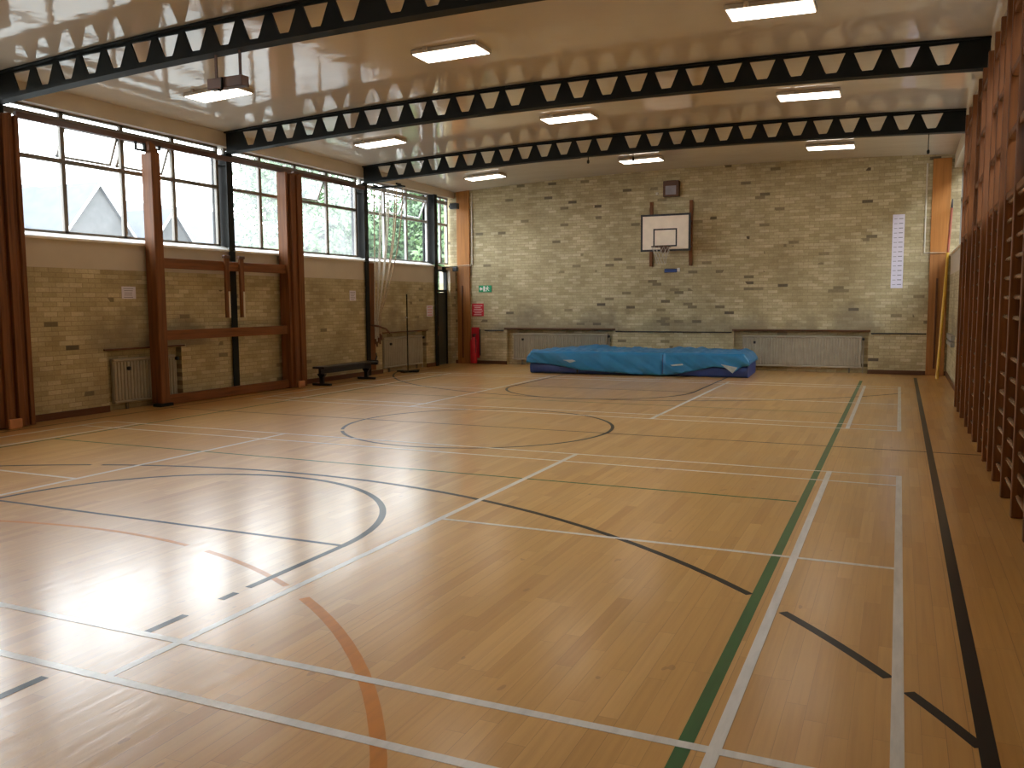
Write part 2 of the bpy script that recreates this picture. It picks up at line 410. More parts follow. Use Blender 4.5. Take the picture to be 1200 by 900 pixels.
arc(-5.2, -2.24, 6.29, 34.8, 42.35, .052, 'black_line', 'short black arc piece'); arc(-5.2, -2.24, 6.29, 45.0, 111, .048, 'black_line', 'long black three point arc')
arc(-5.2, -2.24, 6.29, 112, 150, .045, 'black_line', 'black three point arc to the left')
arc(-5.17, 12.9, 1.78, 180, 360, .045, 'black_line', 'black far free throw arc')
line(-6.95, 12.9, -6.95, 17.3, .045, 'black_line', 'black far key line'); line(-3.39, 12.9, -3.39, 17.3, .045, 'black_line', 'black far key line'); line(-6.98, 2.1, -6.98, -3.2, .045, 'black_line', 'black near key line')
arc(-5.2, 17.4, 6.25, 181, 327, .045, 'black_line', 'far black three point arc')
line(-6.93, 12.88, -3.41, 12.88, .03, 'black_line', 'far black free throw line')
# white badminton courts
for o_, nm in ((0, 'near'), (9.12, 'far')):
    y0, y1 = (o_, o_+6.06)
    for x in (0, -.607, -3.17, -7.08, -9.58, -10.2): line(x, y0-W4/2, x, y1+W4/2, W4, 'white_line', 'white line of the %s badminton court' % nm)
    for y in (0, .44, 5.62, 6.06): line(-10.2, o_+y, 0, o_+y, W4 if o_ == 0 and y < 1 else .031, 'white_line', 'white line across the %s badminton court' % nm)
    line(-3.17, o_+3.03, 0, o_+3.03, .036, 'white_line', 'white centre line of the %s court' % nm)
    line(-10.2, o_+3.03, -7.08, o_+3.03, .036, 'white_line', 'white centre line of the %s court' % nm)

# ------------------------------------------------------------------ walls
def wall_cells(mb, plane, a0, a1, z0, z1, t0, t1, holes, mi=0, depth=None):
    """slab between t0 (room face) and t1 with rectangular holes; plane 0: a=Y, t=X; plane 1: a=X, t=Y"""
    A = sorted(set([a0, a1] + [v for h in holes for v in h[:2] if a0 < v < a1])); Z = sorted(set([z0, z1] + [v for h in holes for v in h[2:] if z0 < v < z1]))
    for i in range(len(A)-1):
        for j in range(len(Z)-1):
            ca, cz = (A[i]+A[i+1])/2, (Z[j]+Z[j+1])/2
            if any(h[0] < ca < h[1] and h[2] < cz < h[3] for h in holes): continue
            if plane == 0: mb.box(t0, t1, A[i], A[i+1], Z[j], Z[j+1], mi)
            else: mb.box(A[i], A[i+1], t0, t1, Z[j], Z[j+1], mi)
ZB = 2.17
wl = MB()
nl = [(6.86, 8.36, -1, .93), (14.55, 16.62, -1, .93)]
dr = [(17.27, 17.95, -1, 2.52)]
wall_cells(wl, 0, YF, YB, 0, ZB, XL, XL-.12, nl+dr, 0)
wall_cells(wl, 0, YF, YB, 0, ZB, XL-.12, XL-DW, dr, 0)
wall_cells(wl, 0, YF, YB, ZB, ZS, XL, XL-DW, dr, 1)
o = wl.build('wall_left', [M['brick_side'], M['cream']]); o['kind'] = 'structure'; o['label'] = 'buff brick wall with cream band under the windows'
wr = MB(); wr.box(XR, XR+DW, YF, YB, 0, ZB, 0); wr.box(XR, XR+DW, YF, YB, ZB, ZS, 1)
wr.box(XR, XR+DW, YF, 1.05, ZS+.0, ZH, 1)
o = wr.build('wall_right', [M['brick_side'], M['cream']]); o['kind'] = 'structure'
wb = MB()
nb = [(-9.55, -6.62, -1, .93), (-3.62, -.66, -1, .93)]
wall_cells(wb, 1, XL-DW, XR+DW, 0, 5.0, YB, YB+.12, nb, 0)
wb.box(XL-DW, XR+DW, YB+.12, YB+.25, 0, 5.0, 0)
o = wb.build('wall_back', M['brick_back']); o['kind'] = 'structure'; o['label'] = 'far buff brick wall with scattered dark bricks'
wf = MB(); wf.box(XL-DW, XR+DW, YF-.2, YF, 0, 5.0)
o = wf.build('wall_front', M['cream']); o['kind'] = 'structure'
# fascia bands above the windows
for nm, x0, x1 in (('trim_1', XL-DW, XL), ('trim_2', XR, XR+DW)):
    o = MB().box(x0, x1, YF, YB, ZH, 4.95).build(nm, M['fascia']); o['kind'] = 'structure'; o['label'] = 'cream fascia band between windows and ceiling'
# sills
for nm, x0, x1, y1 in (('trim_3', XL-.16, XL+.05, 17.03), ('trim_4', XR-.05, XR+.16, YB)):
    xi, xo = (x0, x1) if nm == 'trim_3' else (x1, x0)     # xi under the glass, xo the rounded room edge
    o = MB().prism([(xi, ZS+.001), (xi, ZS+.085), (xo-(.012 if xo > xi else -.012), ZS+.012), (xo, ZS), (xo, ZS-.028), (XL+.001 if nm == 'trim_3' else XR-.001, ZS-.028), (XL+.001 if nm == 'trim_3' else XR-.001, ZS+.001)], 1, YF, y1).build(nm, M['sill']); o['kind'] = 'structure'; o['label'] = 'white window sill'
# ceiling following the beam arc
cm = MB(); n = 40; xs = [XL-DW+(XR-XL+2*DW)*i/n for i in range(n+1)]; vs = []; ys = [YF-.2, 13.93, YB+.25]
for y in ys:
    for x in xs:
        z = zt(x)+.004 - (.09*(y-13.93)/4.57 if y > 13.93 else 0); vs.append((x, y, z))
for y in ys:
    for x in xs: vs.append((x, y, 5.2))
fs = []; k = n+1; t = 3*k
for r in range(2):
    for i in range(n):
        fs.append((r*k+i, (r+1)*k+i, (r+1)*k+i+1, r*k+i+1)); fs.append((t+r*k+i, t+r*k+i+1, t+(r+1)*k+i+1, t+(r+1)*k+i))
cm.add(vs, fs, 0, True)
for r in range(2):
    cm.add([vs[r*k], vs[(r+1)*k], vs[t+(r+1)*k], vs[t+r*k]], [(0, 1, 2, 3)]); cm.add([vs[r*k+n], vs[(r+1)*k+n], vs[t+(r+1)*k+n], vs[t+r*k+n]], [(3, 2, 1, 0)])
for r in (0, 2):
    for i in range(n): cm.add([vs[r*k+i], vs[r*k+i+1], vs[t+r*k+i+1], vs[t+r*k+i]], [(0, 1, 2, 3)])
o = cm.build('ceiling', M['ceiling']); o['kind'] = 'structure'; o['label'] = 'glossy cream painted ceiling'
# skirtings
sk = MB(); a = YF
for (y0, y1) in ((YF, 6.86), (8.36, 14.55), (16.62, 17.2)): sk.box(XL, XL+.025, y0, y1, 0, .10, 0, .004)
o = sk.build('baseboard_left', M['wood_dark']); o['kind'] = 'structure'
sk = MB()
for (x0, x1) in ((XL, -9.55), (-6.62, -3.62), (-.66, XR)): sk.box(x0, x1, YB-.025, YB, 0, .09, 0, .004)
o = sk.build('baseboard_back', M['wood_dark_x']); o['kind'] = 'structure'
o = MB().box(XR-.025, XR, YF, YB-.03, 0, .10, 0, .004).build('baseboard_right', M['wood_dark']); o['kind'] = 'structure'

# ------------------------------------------------------------------ windows
GL = {k: glass_mat('old_window_pane_'+k, h) for k, h in (('hazy', .05), ('milky', .15), ('clear', .02))}
wn_ = [0]
def window(side, y0, y1, mulls, glass, tilt=(), fm='grey_frame', zlo=ZS+.075, label='steel framed clerestory window'):
    wn_[0] += 1
    s = -1 if side == 'L' else 1
    xg = (XL-.17) if side == 'L' else (XR+.17)
    root = struct('window_%d' % wn_[0], label)
    f = MB(); d = .03
    ys_ = [y0]+list(mulls)+[y1]
    f.box(xg-d, xg+d, y0, y1, zlo, zlo+.035); f.box(xg-d, xg+d, y0, y1, ZH-.03, ZH)
    for i, y in enumerate(ys_):
        w = .035 if 0 < i < len(ys_)-1 else .03
        f.box(xg-d, xg+d, y-w, y+w, zlo, ZH, 0, .004)
    f.box(xg-d-.005, xg+d+.005, y0, y1, 3.69, 3.75, 0, .004)      # transom
    f.box(xg-d-.01, xg+d+.01, y0, y1, 4.255, 4.34, 0, .004)       # upper rail
    f.build('window_frame', M[fm], root)
    # panes: one glazed sheet below, the tilting sashes apart
    p = MB()
    def sheet(a, b, z0, z1): p.add([(xg, a, z0), (xg, b, z0), (xg, b, z1), (xg, a, z1)], [(0, 1, 2, 3)])
    for i in range(len(ys_)-1):
        a, b = ys_[i]+.03, ys_[i+1]-.03
        sheet(a, b, zlo+.03, 3.70)
        sheet(a, b, 4.33, ZH-.02)
        if i not in tilt: sheet(a, b, 3.74, 4.26)
    p.build('glass_pane', GL[glass], root)
    for i in tilt:
        a, b = ys_[i]+.045, ys_[i+1]-.045; ang = math.radians(24)
        hinge = Vector((xg+s*.0, 0, 4.235)); hgt = .47
        sa = MB(); g = MB()
        def P(u, v): # u along y, v down the sash
            return (hinge.x + s*math.sin(ang)*v, u, hinge.z-math.cos(ang)*v)
        def bar(ya, yb, va, vb, t=.012):
            c = [P(ya, va), P(yb, va), P(yb, vb), P(ya, vb)]; nx, nz = math.cos(ang)*t, math.sin(ang)*t*s
            vs = [(q[0]-nx, q[1], q[2]-nz) for q in c]+[(q[0]+nx, q[1], q[2]+nz) for q in c]
            sa.add(vs, [(0, 1, 2, 3), (7, 6, 5, 4), (0, 4, 5, 1), (1, 5, 6, 2), (2, 6, 7, 3), (3, 7, 4, 0)])
        bar(a, a+.035, 0, hgt); bar(b-.035, b, 0, hgt); bar(a, b, 0, .035); bar(a, b, hgt-.035, hgt)
        sf = sa.build('sash', M['white_frame'] if fm != 'grey_frame' or glass == 'clear' else M['grey_frame'], root)
        g.add([P(a+.03, .03), P(b-.03, .03), P(b-.03, hgt-.03), P(a+.03, hgt-.03)], [(0, 1, 2, 3)])
        g.build('glass_pane', GL[glass], sf)
    return root
window('L', -3.2, .93, [-2.2, -1.15, -.1], 'hazy', label='clerestory window beyond the left edge')
window('L', 1.1, 5.22, [2.1, 3.15, 4.2], 'hazy', label='clerestory window nearest the camera')
window('L', 5.40, 9.52, [6.40, 7.46, 8.50], 'hazy', tilt=(1, 2), label='window looking out on slate roofs')
window('L', 9.72, 13.83, [10.65, 11.7, 12.75], 'milky', tilt=(2,), label='window with hazy trees behind')
window('L', 14.03, 17.02, [15.0, 15.99], 'clear', tilt=(1, 2), fm='pale_frame', label='window with clear green trees behind')
window('L', 17.22, 18.1, [17.72], 'clear', fm='pale_frame', label='narrow window over the door')
for y0 in (1.1, 5.4, 9.72): window('R', y0, y0+4.12, [y0+1.05, y0+2.08, y0+3.1], 'hazy', label='clerestory window above the wall bars')
window('R', 14.03, 18.1, [15.0, 16.0, 17.0], 'clear', label='clerestory window at the far right')

# ------------------------------------------------------------------ steel columns and lattice beams
for i, y in enumerate(BEAM_Y + [17.12]):
    for s, nm in ((-1, 'left'), (1, 'right')):
        if i == 4 and s == 1: continue
        xa = XL if s < 0 else XR
        top = 4.31 if i < 4 else 4.43
        mb = MB(); w = .075
        mb.box(xa-s*.05, xa-s*.035, y-w, y+w, 0.0, top-.01)                    # room flange
        mb.box(xa-s*.035, xa+s*.30, y-.012, y+.012, ZS+.05, top-.01)           # web
        mb.box(xa+s*.285, xa+s*.31, y-w, y+w, ZS+.05, top-.01)
        mb.box(xa-s*.035, xa+s*.285, y-w+.01, y-.012, 4.1, 4.115); mb.box(xa-s*.035, xa, y-.02, y+.02, 0, ZS)
        o = mb.build('steel_column', M['black_steel'])
        if i < 4 and s < 0:
            lab = ['black steel column of the left wall nearest the camera', 'black steel column beside the big timber upright at the left edge',
                   'black steel column behind the timber climbing frame', 'black steel column beside the hanging climbing ropes'][i]
        elif s < 0: lab = 'black steel post beside the corner door'
        else: lab = ['black steel column of the right wall nearest the camera', 'black steel column behind the nearest wall bars', 'black steel column behind the middle wall bars', 'black steel column beyond the last wall bars'][i]
        tag(o, lab, 'column', 'black steel columns', 'thing')

HX = [-10.53+.4235*i for i in range(13)] + [-4.87+.435*i for i in range(13)]
def lattice_beam(y, label):
    root = thing('lattice_beam', label, 'beam', (0, y, 0), 'black lattice roof beams'); root['kind'] = 'thing'
    web = MB(); D = .375
    X0, X1 = XL+.01, .86
    def zb(x): return zt(x)-D
    def pr(pts): web.prism([(x, z) for x, z in pts], 1, y-.012, y+.012)
    cuts = []
    for hx in HX: cuts.append((hx-.2125, hx+.2125, hx))
    x = X0
    def solid(a, b):
        if b-a < .004: return
        k = max(1, int((b-a)/.3))
        for i in range(k):
            u, v = a+(b-a)*i/k, a+(b-a)*(i+1)/k
            pr([(u, zb(u)), (v, zb(v)), (v, zt(v)), (u, zt(u))])
    for a, b, c in cuts:
        a = max(a, x); solid(x, a)
        zl, zh = zb(c)+.085, zt(c)-.05; wt, wb_ = .168, .062; r = .03
        bl, br = (c-wb_, zl), (c+wb_, zl)
        pr([(a, zb(a)), (b, zb(b)), (b, zl), (a, zl)])
        pr([(a, zh), (b, zh), (b, zt(b)), (a, zt(a))])
        pr([(a, zl), (c-wb_, zl), (c-wb_-.018, zl+r), (c-wt, zh), (a, zh)])
        pr([(c+wb_, zl), (b, zl), (b, zh), (c+wt, zh), (c+wb_+.018, zl+r)])
        x = b
    solid(x, X1)
    web.build('web_plate', M['black_steel'], root)
    for nm, dz, hw, t in (('top_flange', 0, .07, .022), ('bottom_flange', -D, .085, .03)):
        fm = MB(); n = 30; vs = []
        for i in range(n+1):
            xx = X0+(X1-X0)*i/n; z = zt(xx)+dz
            z0_, z1_ = (z-t, z) if dz == 0 else (z-.002, z+t-.002)
            vs += [(xx, y-hw, z0_), (xx, y+hw, z0_), (xx, y+hw, z1_), (xx, y-hw, z1_)]
        fs = [(0, 1, 2, 3), tuple(4*n+q for q in (3, 2, 1, 0))]
        for i in range(n):
            for q in range(4): fs.append((4*i+q, 4*i+4+q, 4*i+4+(q+1) % 4, 4*i+(q+1) % 4))
        fm.add(vs, fs); fm.build(nm, M['black_steel'], root)
    return root
for y, lab in zip(BEAM_Y, ('black lattice roof beam behind the camera', 'black lattice roof beam nearest the camera, cut off by the top edge',
                           'middle black lattice roof beam of the three in view', 'farthest black lattice roof beam, closest to the brick end wall')):
    lattice_beam(y, lab)

# ------------------------------------------------------------------ ceiling lights
def lamp(cx, cy, label, seen=True):
    z = zt(cx) - (.09*(cy-13.93)/4.57 if cy > 13.93 else 0)
    sl = -2*(cx+4)/49*.22
    root = thing('ceiling_light', label, 'light', (cx, cy, z-.045), 'panel lights on the ceiling')
    w, h = .47, .225
    def ring(mb, w, h, za, zb_, cap=True):
        vs = []
        for zz in (za, zb_):
            for (u, v) in ((-w, -h), (w, -h), (w, h), (-w, h)): vs.append((cx+u, cy+v, z+zz+sl*u))
        mb.add(vs, [(3, 2, 1, 0), (4, 5, 6, 7)]+[(i, (i+1) % 4, 4+(i+1) % 4, 4+i) for i in range(4)])
    b = MB(); ring(b, w, h, -.05, -.002); b.build('housing', M['lamp_frame'], root)
    d = MB(); ring(d, w-.02, h-.02, -.058, -.051); d.build('diffuser', M['lamp'], root)
    c = MB(); c.box(cx-.25, cx-.2, cy-h-.075, cy-h-.03, z-.05, z-.004, 0, .006); c.build('sensor', M['lamp_frame'], root)
names = {7.58: 'first row beyond the nearest beam', 11.95: 'row between the two farther beams', 16.6: 'row closest to the brick end wall'}
for cy, rn in names.items():
    for cx, cn in ((-9.35, 'left'), (-5.45, 'middle'), (-1.45, 'right')):
        lamp(cx, cy, 'glowing panel light, %s one of the %s' % (cn, rn))
for cy in (3.2,):
    for cx, cn in ((-9.35, 'left'), (-5.45, 'middle'), (-1.45, 'right')):
        lamp(cx, cy, 'glowing panel light, %s one %s' % (cn, 'over the camera' if cy < 0 else 'in front of the nearest beam'))

# ------------------------------------------------------------------ radiators
def radiator(plane, a0, a1, z0, z1, t, label, sgn=1):
    """t: face plane position; grows back by sgn"""
    mid = (a0+a1)/2
    root = thing('radiator', label, 'radiator', ((t, mid, 0) if plane == 0 else (mid, t, 0)), 'cream wall radiators')
    def bx(mb, a, b, z_, zz, d0, d1, c=0):
        if plane == 0: mb.box(t+sgn*d0, t+sgn*d1, a, b, z_, zz, 0, c)
        else: mb.box(a, b, t+sgn*d0, t+sgn*d1, z_, zz, 0, c)
    n = int((a1-a0)/.062); st = (a1-a0)/n; mb = MB()
    for i in range(n):
        bx(mb, a0+i*st+.008, a0+(i+1)*st-.008, z0+.045, z1-.05, 0, .035, .01)
    bx(mb, a0, a1, z0+.02, z1-.03, .022, .075)
    mb.build('fluted_panel', M['rad'], root)
    g = MB(); bx(g, a0-.006, a1+.006, z1-.045, z1, -.01, .09, .01); g.build('header', M['rad'], root); g = MB(); bx(g, a0-.006, a1+.006, z0, z0+.04, -.004, .085, .01); g.build('header', M['rad'], root)
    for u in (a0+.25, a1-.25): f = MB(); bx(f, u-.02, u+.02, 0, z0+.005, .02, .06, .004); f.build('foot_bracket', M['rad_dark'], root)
    for u in ((a0+.28, z1-.16), (a1+.035, z1-.06)): v = MB(); bx(v, u[0]-.025, u[0]+.025, u[1]-.03, u[1]+.03, -.035, .03, .01); v.build('valve', M['black'], root)
    p = MB(); bx(p, a1+.02, a1+.045, 0, z1-.08, .03, .055); p.build('pipe', M['rad'], root)
radiator(0, 7.0, 8.24, .10, .80, XL-.02, 'cream radiator in the wall niche behind the timber post', -1)
radiator(0, 14.68, 16.48, .10, .83, XL-.02, 'cream radiator on the window wall behind the slim net post', -1)
radiator(1, -9.38, -6.76, .13, .83, YB+.015, 'cream radiator on the end wall left of the crash mats', 1)
radiator(1, -3.42, -.80, .11, .83, YB+.015, 'cream radiator on the end wall right of the crash mats', 1)
# dark shelf boards and a shadow-line strip over the niches and the pipe line along the end wall
for (x0, x1, lab) in ((-9.62, -6.55, 'dark shelf strip over the left radiator of the end wall'), (-3.66, -.62, 'dark shelf strip over the right radiator of the end wall')):
    o = MB().box(x0, x1, YB-.035, YB-.001, .935, .975, 0, .004).build('shelf_shade_strip', M['wood_dark_x']); tag(o, lab, 'shelf', 'radiator shelves')
o = MB().box(6.8, 8.42, 0, 0, 0, 0) if False else None
o = MB().box(XL+.001, XL+.03, 6.80, 8.42, .935, .965, 0, .004).build('shelf_shade_strip', M['wood_dark']); tag(o, 'dark strip for the shadow line over the radiator niche behind the timber post', 'shelf', 'radiator shelves')  # dark strip paints the shaded top edge of the niche
o = MB().box(XL+.001, XL+.03, 14.5, 16.68, .935, .965, 0, .004).build('shelf_shade_strip', M['wood_dark']); tag(o, 'dark shelf strip over the radiator behind the net post', 'shelf', 'radiator shelves')
for xa, xb, lab in ((-10.2, -9.64, 'short thin dark pipe on the end wall beside the red extinguisher'), (-6.54, -3.67, 'thin dark pipe on the end wall behind the crash mats'), (-.61, .50, 'thin dark pipe at the right end of the end wall')):
    o = MB().tube([(xa, YB-.018, .90), (xb, YB-.018, .90)], .014).build('heating_pipe', M['black']); tag(o, lab, 'pipe', 'heating pipes on the end wall')

# ------------------------------------------------------------------ corner timbers on the end wall, conduits
for x0, x1, lab, g in ((-11.0, -10.62, 'orange timber board upright in the left corner of the end wall', 1), (.51, .87, 'orange timber board upright in the right corner of the end wall', 2)):
    root = thing('timber_upright', lab, 'timber upright', ((x0+x1)/2, YB-.04, 0), 'orange boards on the end wall')
    top = 4.62 - (.0 if g == 1 else -.02)
    MB().box(x0, x1, YB-.05, YB-.002, 2.62, top, 0, .004).build('upper_board', M['wood_lit'], root)
    MB().box(x0, x1, YB-.05, YB-.002, .002, 2.612, 0, .004).build('lower_board', M['wood_shade'], root)
    MB().box(x0+.14, x0+.18, YB-.075, YB-.051, .15, 2.1, 0, .004).build('cover_strip', M['wood_dark'], root)
def conduit(xp, xw, lab):
    r = .014; y = YB-.07
    mb = MB().tube([(xp, YB-.02, 4.55), (xp, YB-.02, 2.66), (xp, y-.01, 2.645), (xw, y-.01, 2.645)], .016, 8)
    for z in (4.3, 3.4, 2.8): mb.box(xp-.025, xp+.025, YB-.035, YB-.002, z-.012, z+.012)
    o = mb.build('conduit_pipe', M['conduit']); tag(o, lab, 'pipe', 'white conduits beside the corner boards')
conduit(-10.55, -11.04, 'white conduit pipe bending across the left corner board'); conduit(.40, .885, 'white conduit pipe bending across the right corner board')

# ------------------------------------------------------------------ corner door, bracket, boxes
d = struct('door_1', 'dark corner door with a glazed top')
f = MB(); xd = XL-.14
f.box(xd-.05, xd+.05, 17.27, 17.31, 0, 2.52); f.box(xd-.05, xd+.05, 17.91, 17.95, 0, 2.52); f.box(xd-.05, xd+.05, 17.31, 17.91, 2.48, 2.52); f.box(xd-.05, xd+.05, 17.31, 17.91, 1.93, 1.99)
f.build('door_frame', M['black_steel'], d)
lf = MB(); lf.box(xd-.02, xd+.02, 17.312, 17.39, .001, 1.925); lf.box(xd-.02, xd+.02, 17.83, 17.908, .001, 1.925); lf.box(xd-.02, xd+.02, 17.39, 17.83, 1.84, 1.92); lf.box(xd-.02, xd+.02, 17.39, 17.83, .001, .12); lf.box(xd-.02, xd+.02, 17.39, 17.83, .9, 1.0); lf.box(xd-.012, xd+.012, 17.39, 17.83, .12, 1.84)
leaf = lf.build('door_leaf', M['door'], d)
MB().add([(xd, 17.31, 1.99), (xd, 17.91, 1.99), (xd, 17.91, 2.48), (xd, 17.31, 2.48)], [(0, 1, 2, 3)]).build('glass_pane', GL['clear'], d)
hb = MB(); hb.tube([(xd+.06, 17.36, .93), (xd+.06, 17.36, 1.07)], .012); hb.box(xd+.02, xd+.07, 17.35, 17.37, .93, .95); hb.box(xd+.02, xd+.07, 17.35, 17.37, 1.05, 1.07); hb.build('door_handle', M['metal'], d)
root = thing('wall_bracket', 'black bracket arm above the corner door carrying a small box', 'bracket', (XL, 17.6, 2.5))
MB().box(XL+.002, XL+.42, 17.575, 17.605, 2.575, 2.60).build('arm', M['black_steel'], root)
MB().box(XL+.30, XL+.42, 17.53, 17.65, 2.46, 2.572, 0, .01).build('box', M['black_plastic'], root)
MB().box(XL+.002, XL+.03, 17.5, 17.68, 2.45, 2.59, 0, .004).build('plate', M['black_steel'], root)
root = thing('loudspeaker', 'small black box high on the wall above the corner door', 'speaker', (XL+.1, 17.85, 4.3))
MB().box(XL+.06, XL+.28, 17.85, 18.0, 4.12, 4.27, 0, .012).build('cabinet', M['black_plastic'], root)
MB().box(XL+.005, XL+.06, 17.9, 17.95, 4.17, 4.22).build('mount', M['black_steel'], root)
# alarm handle beside the door
o = MB().tube([(XL+.066, 17.14, 1.02), (XL+.10, 17.12, 1.0), (XL+.11, 17.1, .92), (XL+.067, 17.12, .8)], .012).build('hanging_strap', M['leather']); tag(o, 'short dark strap hanging on the steel post beside the corner door', 'strap')

# ------------------------------------------------------------------ notices
def notice(name, plane, a0, a1, z0, z1, t, m, label, cat='sign', ink='ink', rows=5, col=None):
    root = thing(name, label, cat, ((t, (a0+a1)/2, z0) if plane == 0 else ((a0+a1)/2, t, z0)), None)
    s = 1 if plane == 0 else -1
    def bx(mb, a, b, z_, zz, d0, d1):
        if plane == 0: mb.box(t+d0, t+d1, a, b, z_, zz)
        else: mb.box(a, b, t-d0, t-d1, z_, zz)
    mb = MB(); bx(mb, a0, a1, z0, z1, .001, .006); mb.build('sheet', M[m], root)
    k = MB(); H_ = z1-z0; W_ = a1-a0; rr = random.Random(int(a0*100))
    for i in range(rows):
        z = z1-H_*(.16+.72*i/max(1, rows-1)); q = W_*rr.uniform(.08, .22)
        bx(k, a0+q, a1-q*rr.uniform(.8, 1.6), z-H_*.028, z+H_*.028, .0062, .0072)
    k.build('print', M[ink], root)
notice('paper_sign', 0, 7.19, 7.46, 1.73, 1.92, XL, 'lilac_paper', 'white paper notice on the brick left of the timber post', 'notice')
notice('paper_sign', 0, 13.28, 13.52, 1.70, 1.92, XL, 'lilac_paper', 'small white paper notice on the brick above the black bench', 'notice')
notice('paper_sign', 0, 16.66, 16.98, 1.30, 1.58, XL, 'lilac_paper', 'pinkish paper notice beside the corner door', 'notice', 'red', 4)
notice('fire_sign', 1, -10.58, -10.23, 1.28, 1.62, YB, 'red', 'red fire action notice above the red extinguisher', 'sign', 'pink_print', 6)
# green exit sign: arrow, door and running man
root = thing('exit_sign', 'green running man exit sign on the end wall', 'sign', (-10.2, YB, 2.0))
MB().box(-10.37, -9.99, YB-.012, YB-.001, 1.92, 2.10, 0, .002).build('plate', M['green_sign'], root)
k = MB(); yy = YB-.0135
def px_(pts): k.prism([(-10.37+.38*x, 1.92+.18*z) for x, z in pts], 1, yy, yy+.0012)
px_([(.06, .5), (.18, .82), (.18, .62), (.30, .62), (.30, .38), (.18, .38), (.18, .18)])
px_([(.36, .12), (.50, .12), (.50, .88), (.36, .88)])
px_([(.66, .80), (.73, .80), (.73, .93), (.66, .93)])
px_([(.60, .72), (.74, .76), (.72, .44), (.62, .46)]); px_([(.62, .46), (.68, .46), (.60, .12), (.54, .14)]); px_([(.66, .46), (.72, .44), (.84, .22), (.79, .16)])
px_([(.60, .72), (.52, .54), (.56, .50), (.64, .66)]); px_([(.73, .74), (.84, .58), (.81, .53), (.70, .66)])
k.build('pictogram', M['white'], root)
# fire extinguisher in its red box
root = thing('fire_extinguisher', 'red fire extinguisher box standing against the end wall corner board', 'extinguisher', (-10.47, YB-.1, 0))
b = MB(); n = 14
for i in range(n): pass
b.tube([(-10.48, YB-.13, .02), (-10.48, YB-.13, .04), (-10.48, YB-.13, .60), (-10.48, YB-.13, .68), (-10.48, YB-.13, .72)], [.085, .095, .095, .06, .03], 18); b.build('cylinder', M['red'], root)
MB().box(-10.60, -10.36, YB-.03, YB-.004, .16, .98, 0, .01).build('backing_board', M['red'], root)
MB().box(-10.355, -10.33, YB-.05, YB-.004, .22, .93, 0, .006).build('side_strip', M['black'], root)
h = MB(); h.tube([(-10.48, YB-.13, .72), (-10.48, YB-.13, .78)], .018); h.box(-10.52, -10.40, YB-.145, YB-.115, .77, .79, 0, .004); h.box(-10.50, -10.40, YB-.145, YB-.115, .80, .815, 0, .004); h.build('valve', M['black'], root)
h = MB().tube([(-10.44, YB-.14, .76), (-10.40, YB-.17, .70), (-10.385, YB-.18, .5), (-10.40, YB-.18, .3)], .011); h.build('hose', M['black'], root)
# long ruled height chart
root = thing('height_chart', 'tall narrow white ruled paper chart on the end wall', 'chart', (-.12, YB, 1.9))
MB().box(-.245, -.005, YB-.006, YB-.001, 1.90, 3.50).build('sheet', M['lilac_paper'], root)
k = MB()
for i in range(15):
    z = 1.97+i*.102; k.box(-.215, -.15, YB-.0075, YB-.0062, z, z+.012); k.box(-.12, -.035, YB-.0075, YB-.0062, z, z+.018)
k.build('print', M['ink'], root)
# wall speaker above the backboard
root = thing('wall_speaker', 'square brown speaker with pale grey front above the basketball board', 'speaker', (-5.14, YB, 4.1))
MB().box(-5.33, -4.95, YB-.16, YB-.002, 4.15, 4.52, 0, .01).build('cabinet', M['wood_dark_x'], root)
MB().box(-5.27, -5.01, YB-.172, YB-.161, 4.19, 4.40, 0, .004).build('grille', M['ink'], root)
for i in (0, 1): MB().box(-5.02-i*.0, -5.0, YB-.1, YB-.09, 4.521, 4.53).build('bolt', M['metal'], root) if i == 0 else None
root = thing('cable_box', 'tiny white junction box on the brick left of the wall speaker', 'box', (-5.5, YB, 4.2))
MB().box(-5.54, -5.48, YB-.03, YB-.002, 4.22, 4.28, 0, .006).build('cover', M['conduit'], root)
MB().box(-5.53, -5.49, YB-.036, YB-.031, 4.23, 4.27, 0, .002).build('lid', M['conduit'], root)
root = thing('wall_slot', 'small dark slot vent on the brick below the basketball hoop', 'vent', (-5.16, YB, 2.38))
MB().box(-5.31, -5.0, YB-.03, YB-.002, 2.345, 2.43, 0, .006).build('body', M['navy'], root)
MB().box(-5.0, -4.93, YB-.02, YB-.002, 2.36, 2.45, 0, .004).build('tab', M['white'], root)

# ------------------------------------------------------------------ basketball board
root = thing('basketball_board', 'white basketball backboard with black borders on the end wall', 'backboard', (-5.15, 17.65, 2.5))
yb = 17.65
b = MB().box(-5.74, -4.56, yb, yb+.03, 2.83, 3.69, 0, .003); bd = b.build('backboard', M['board'], root)
k = MB()
for a in ((-5.745, -4.555, 2.825, 2.87), (-5.745, -4.555, 3.65, 3.695), (-5.745, -5.70, 2.87, 3.65), (-4.60, -4.555, 2.87, 3.65)): k.box(a[0], a[1], yb-.006, yb+.034, a[2], a[3])
k.build('border', M['black'], bd)
k = MB()
for a in ((-5.44, -4.87, 3.32, 3.355), (-5.44, -4.87, 2.93, 2.965), (-5.44, -5.405, 2.965, 3.32), (-4.905, -4.87, 2.965, 3.32)): k.box(a[0], a[1], yb-.003, yb+.001, a[2], a[3])
k.build('target_square', M['black'], bd)
for x in (-5.64, -4.67): MB().box(x-.04, x+.04, YB-.05, YB-.002, 2.50, 4.05, 0, .004).build('wall_rail', M['wood_red'], root)
for x in (-5.64, -4.67):
    for z in (3.55, 2.95):
        m_ = MB().box(x-.02, x+.02, yb+.031, YB-.051, z-.02, z+.02); m_.build('stand_off', M['brown_steel'], root)
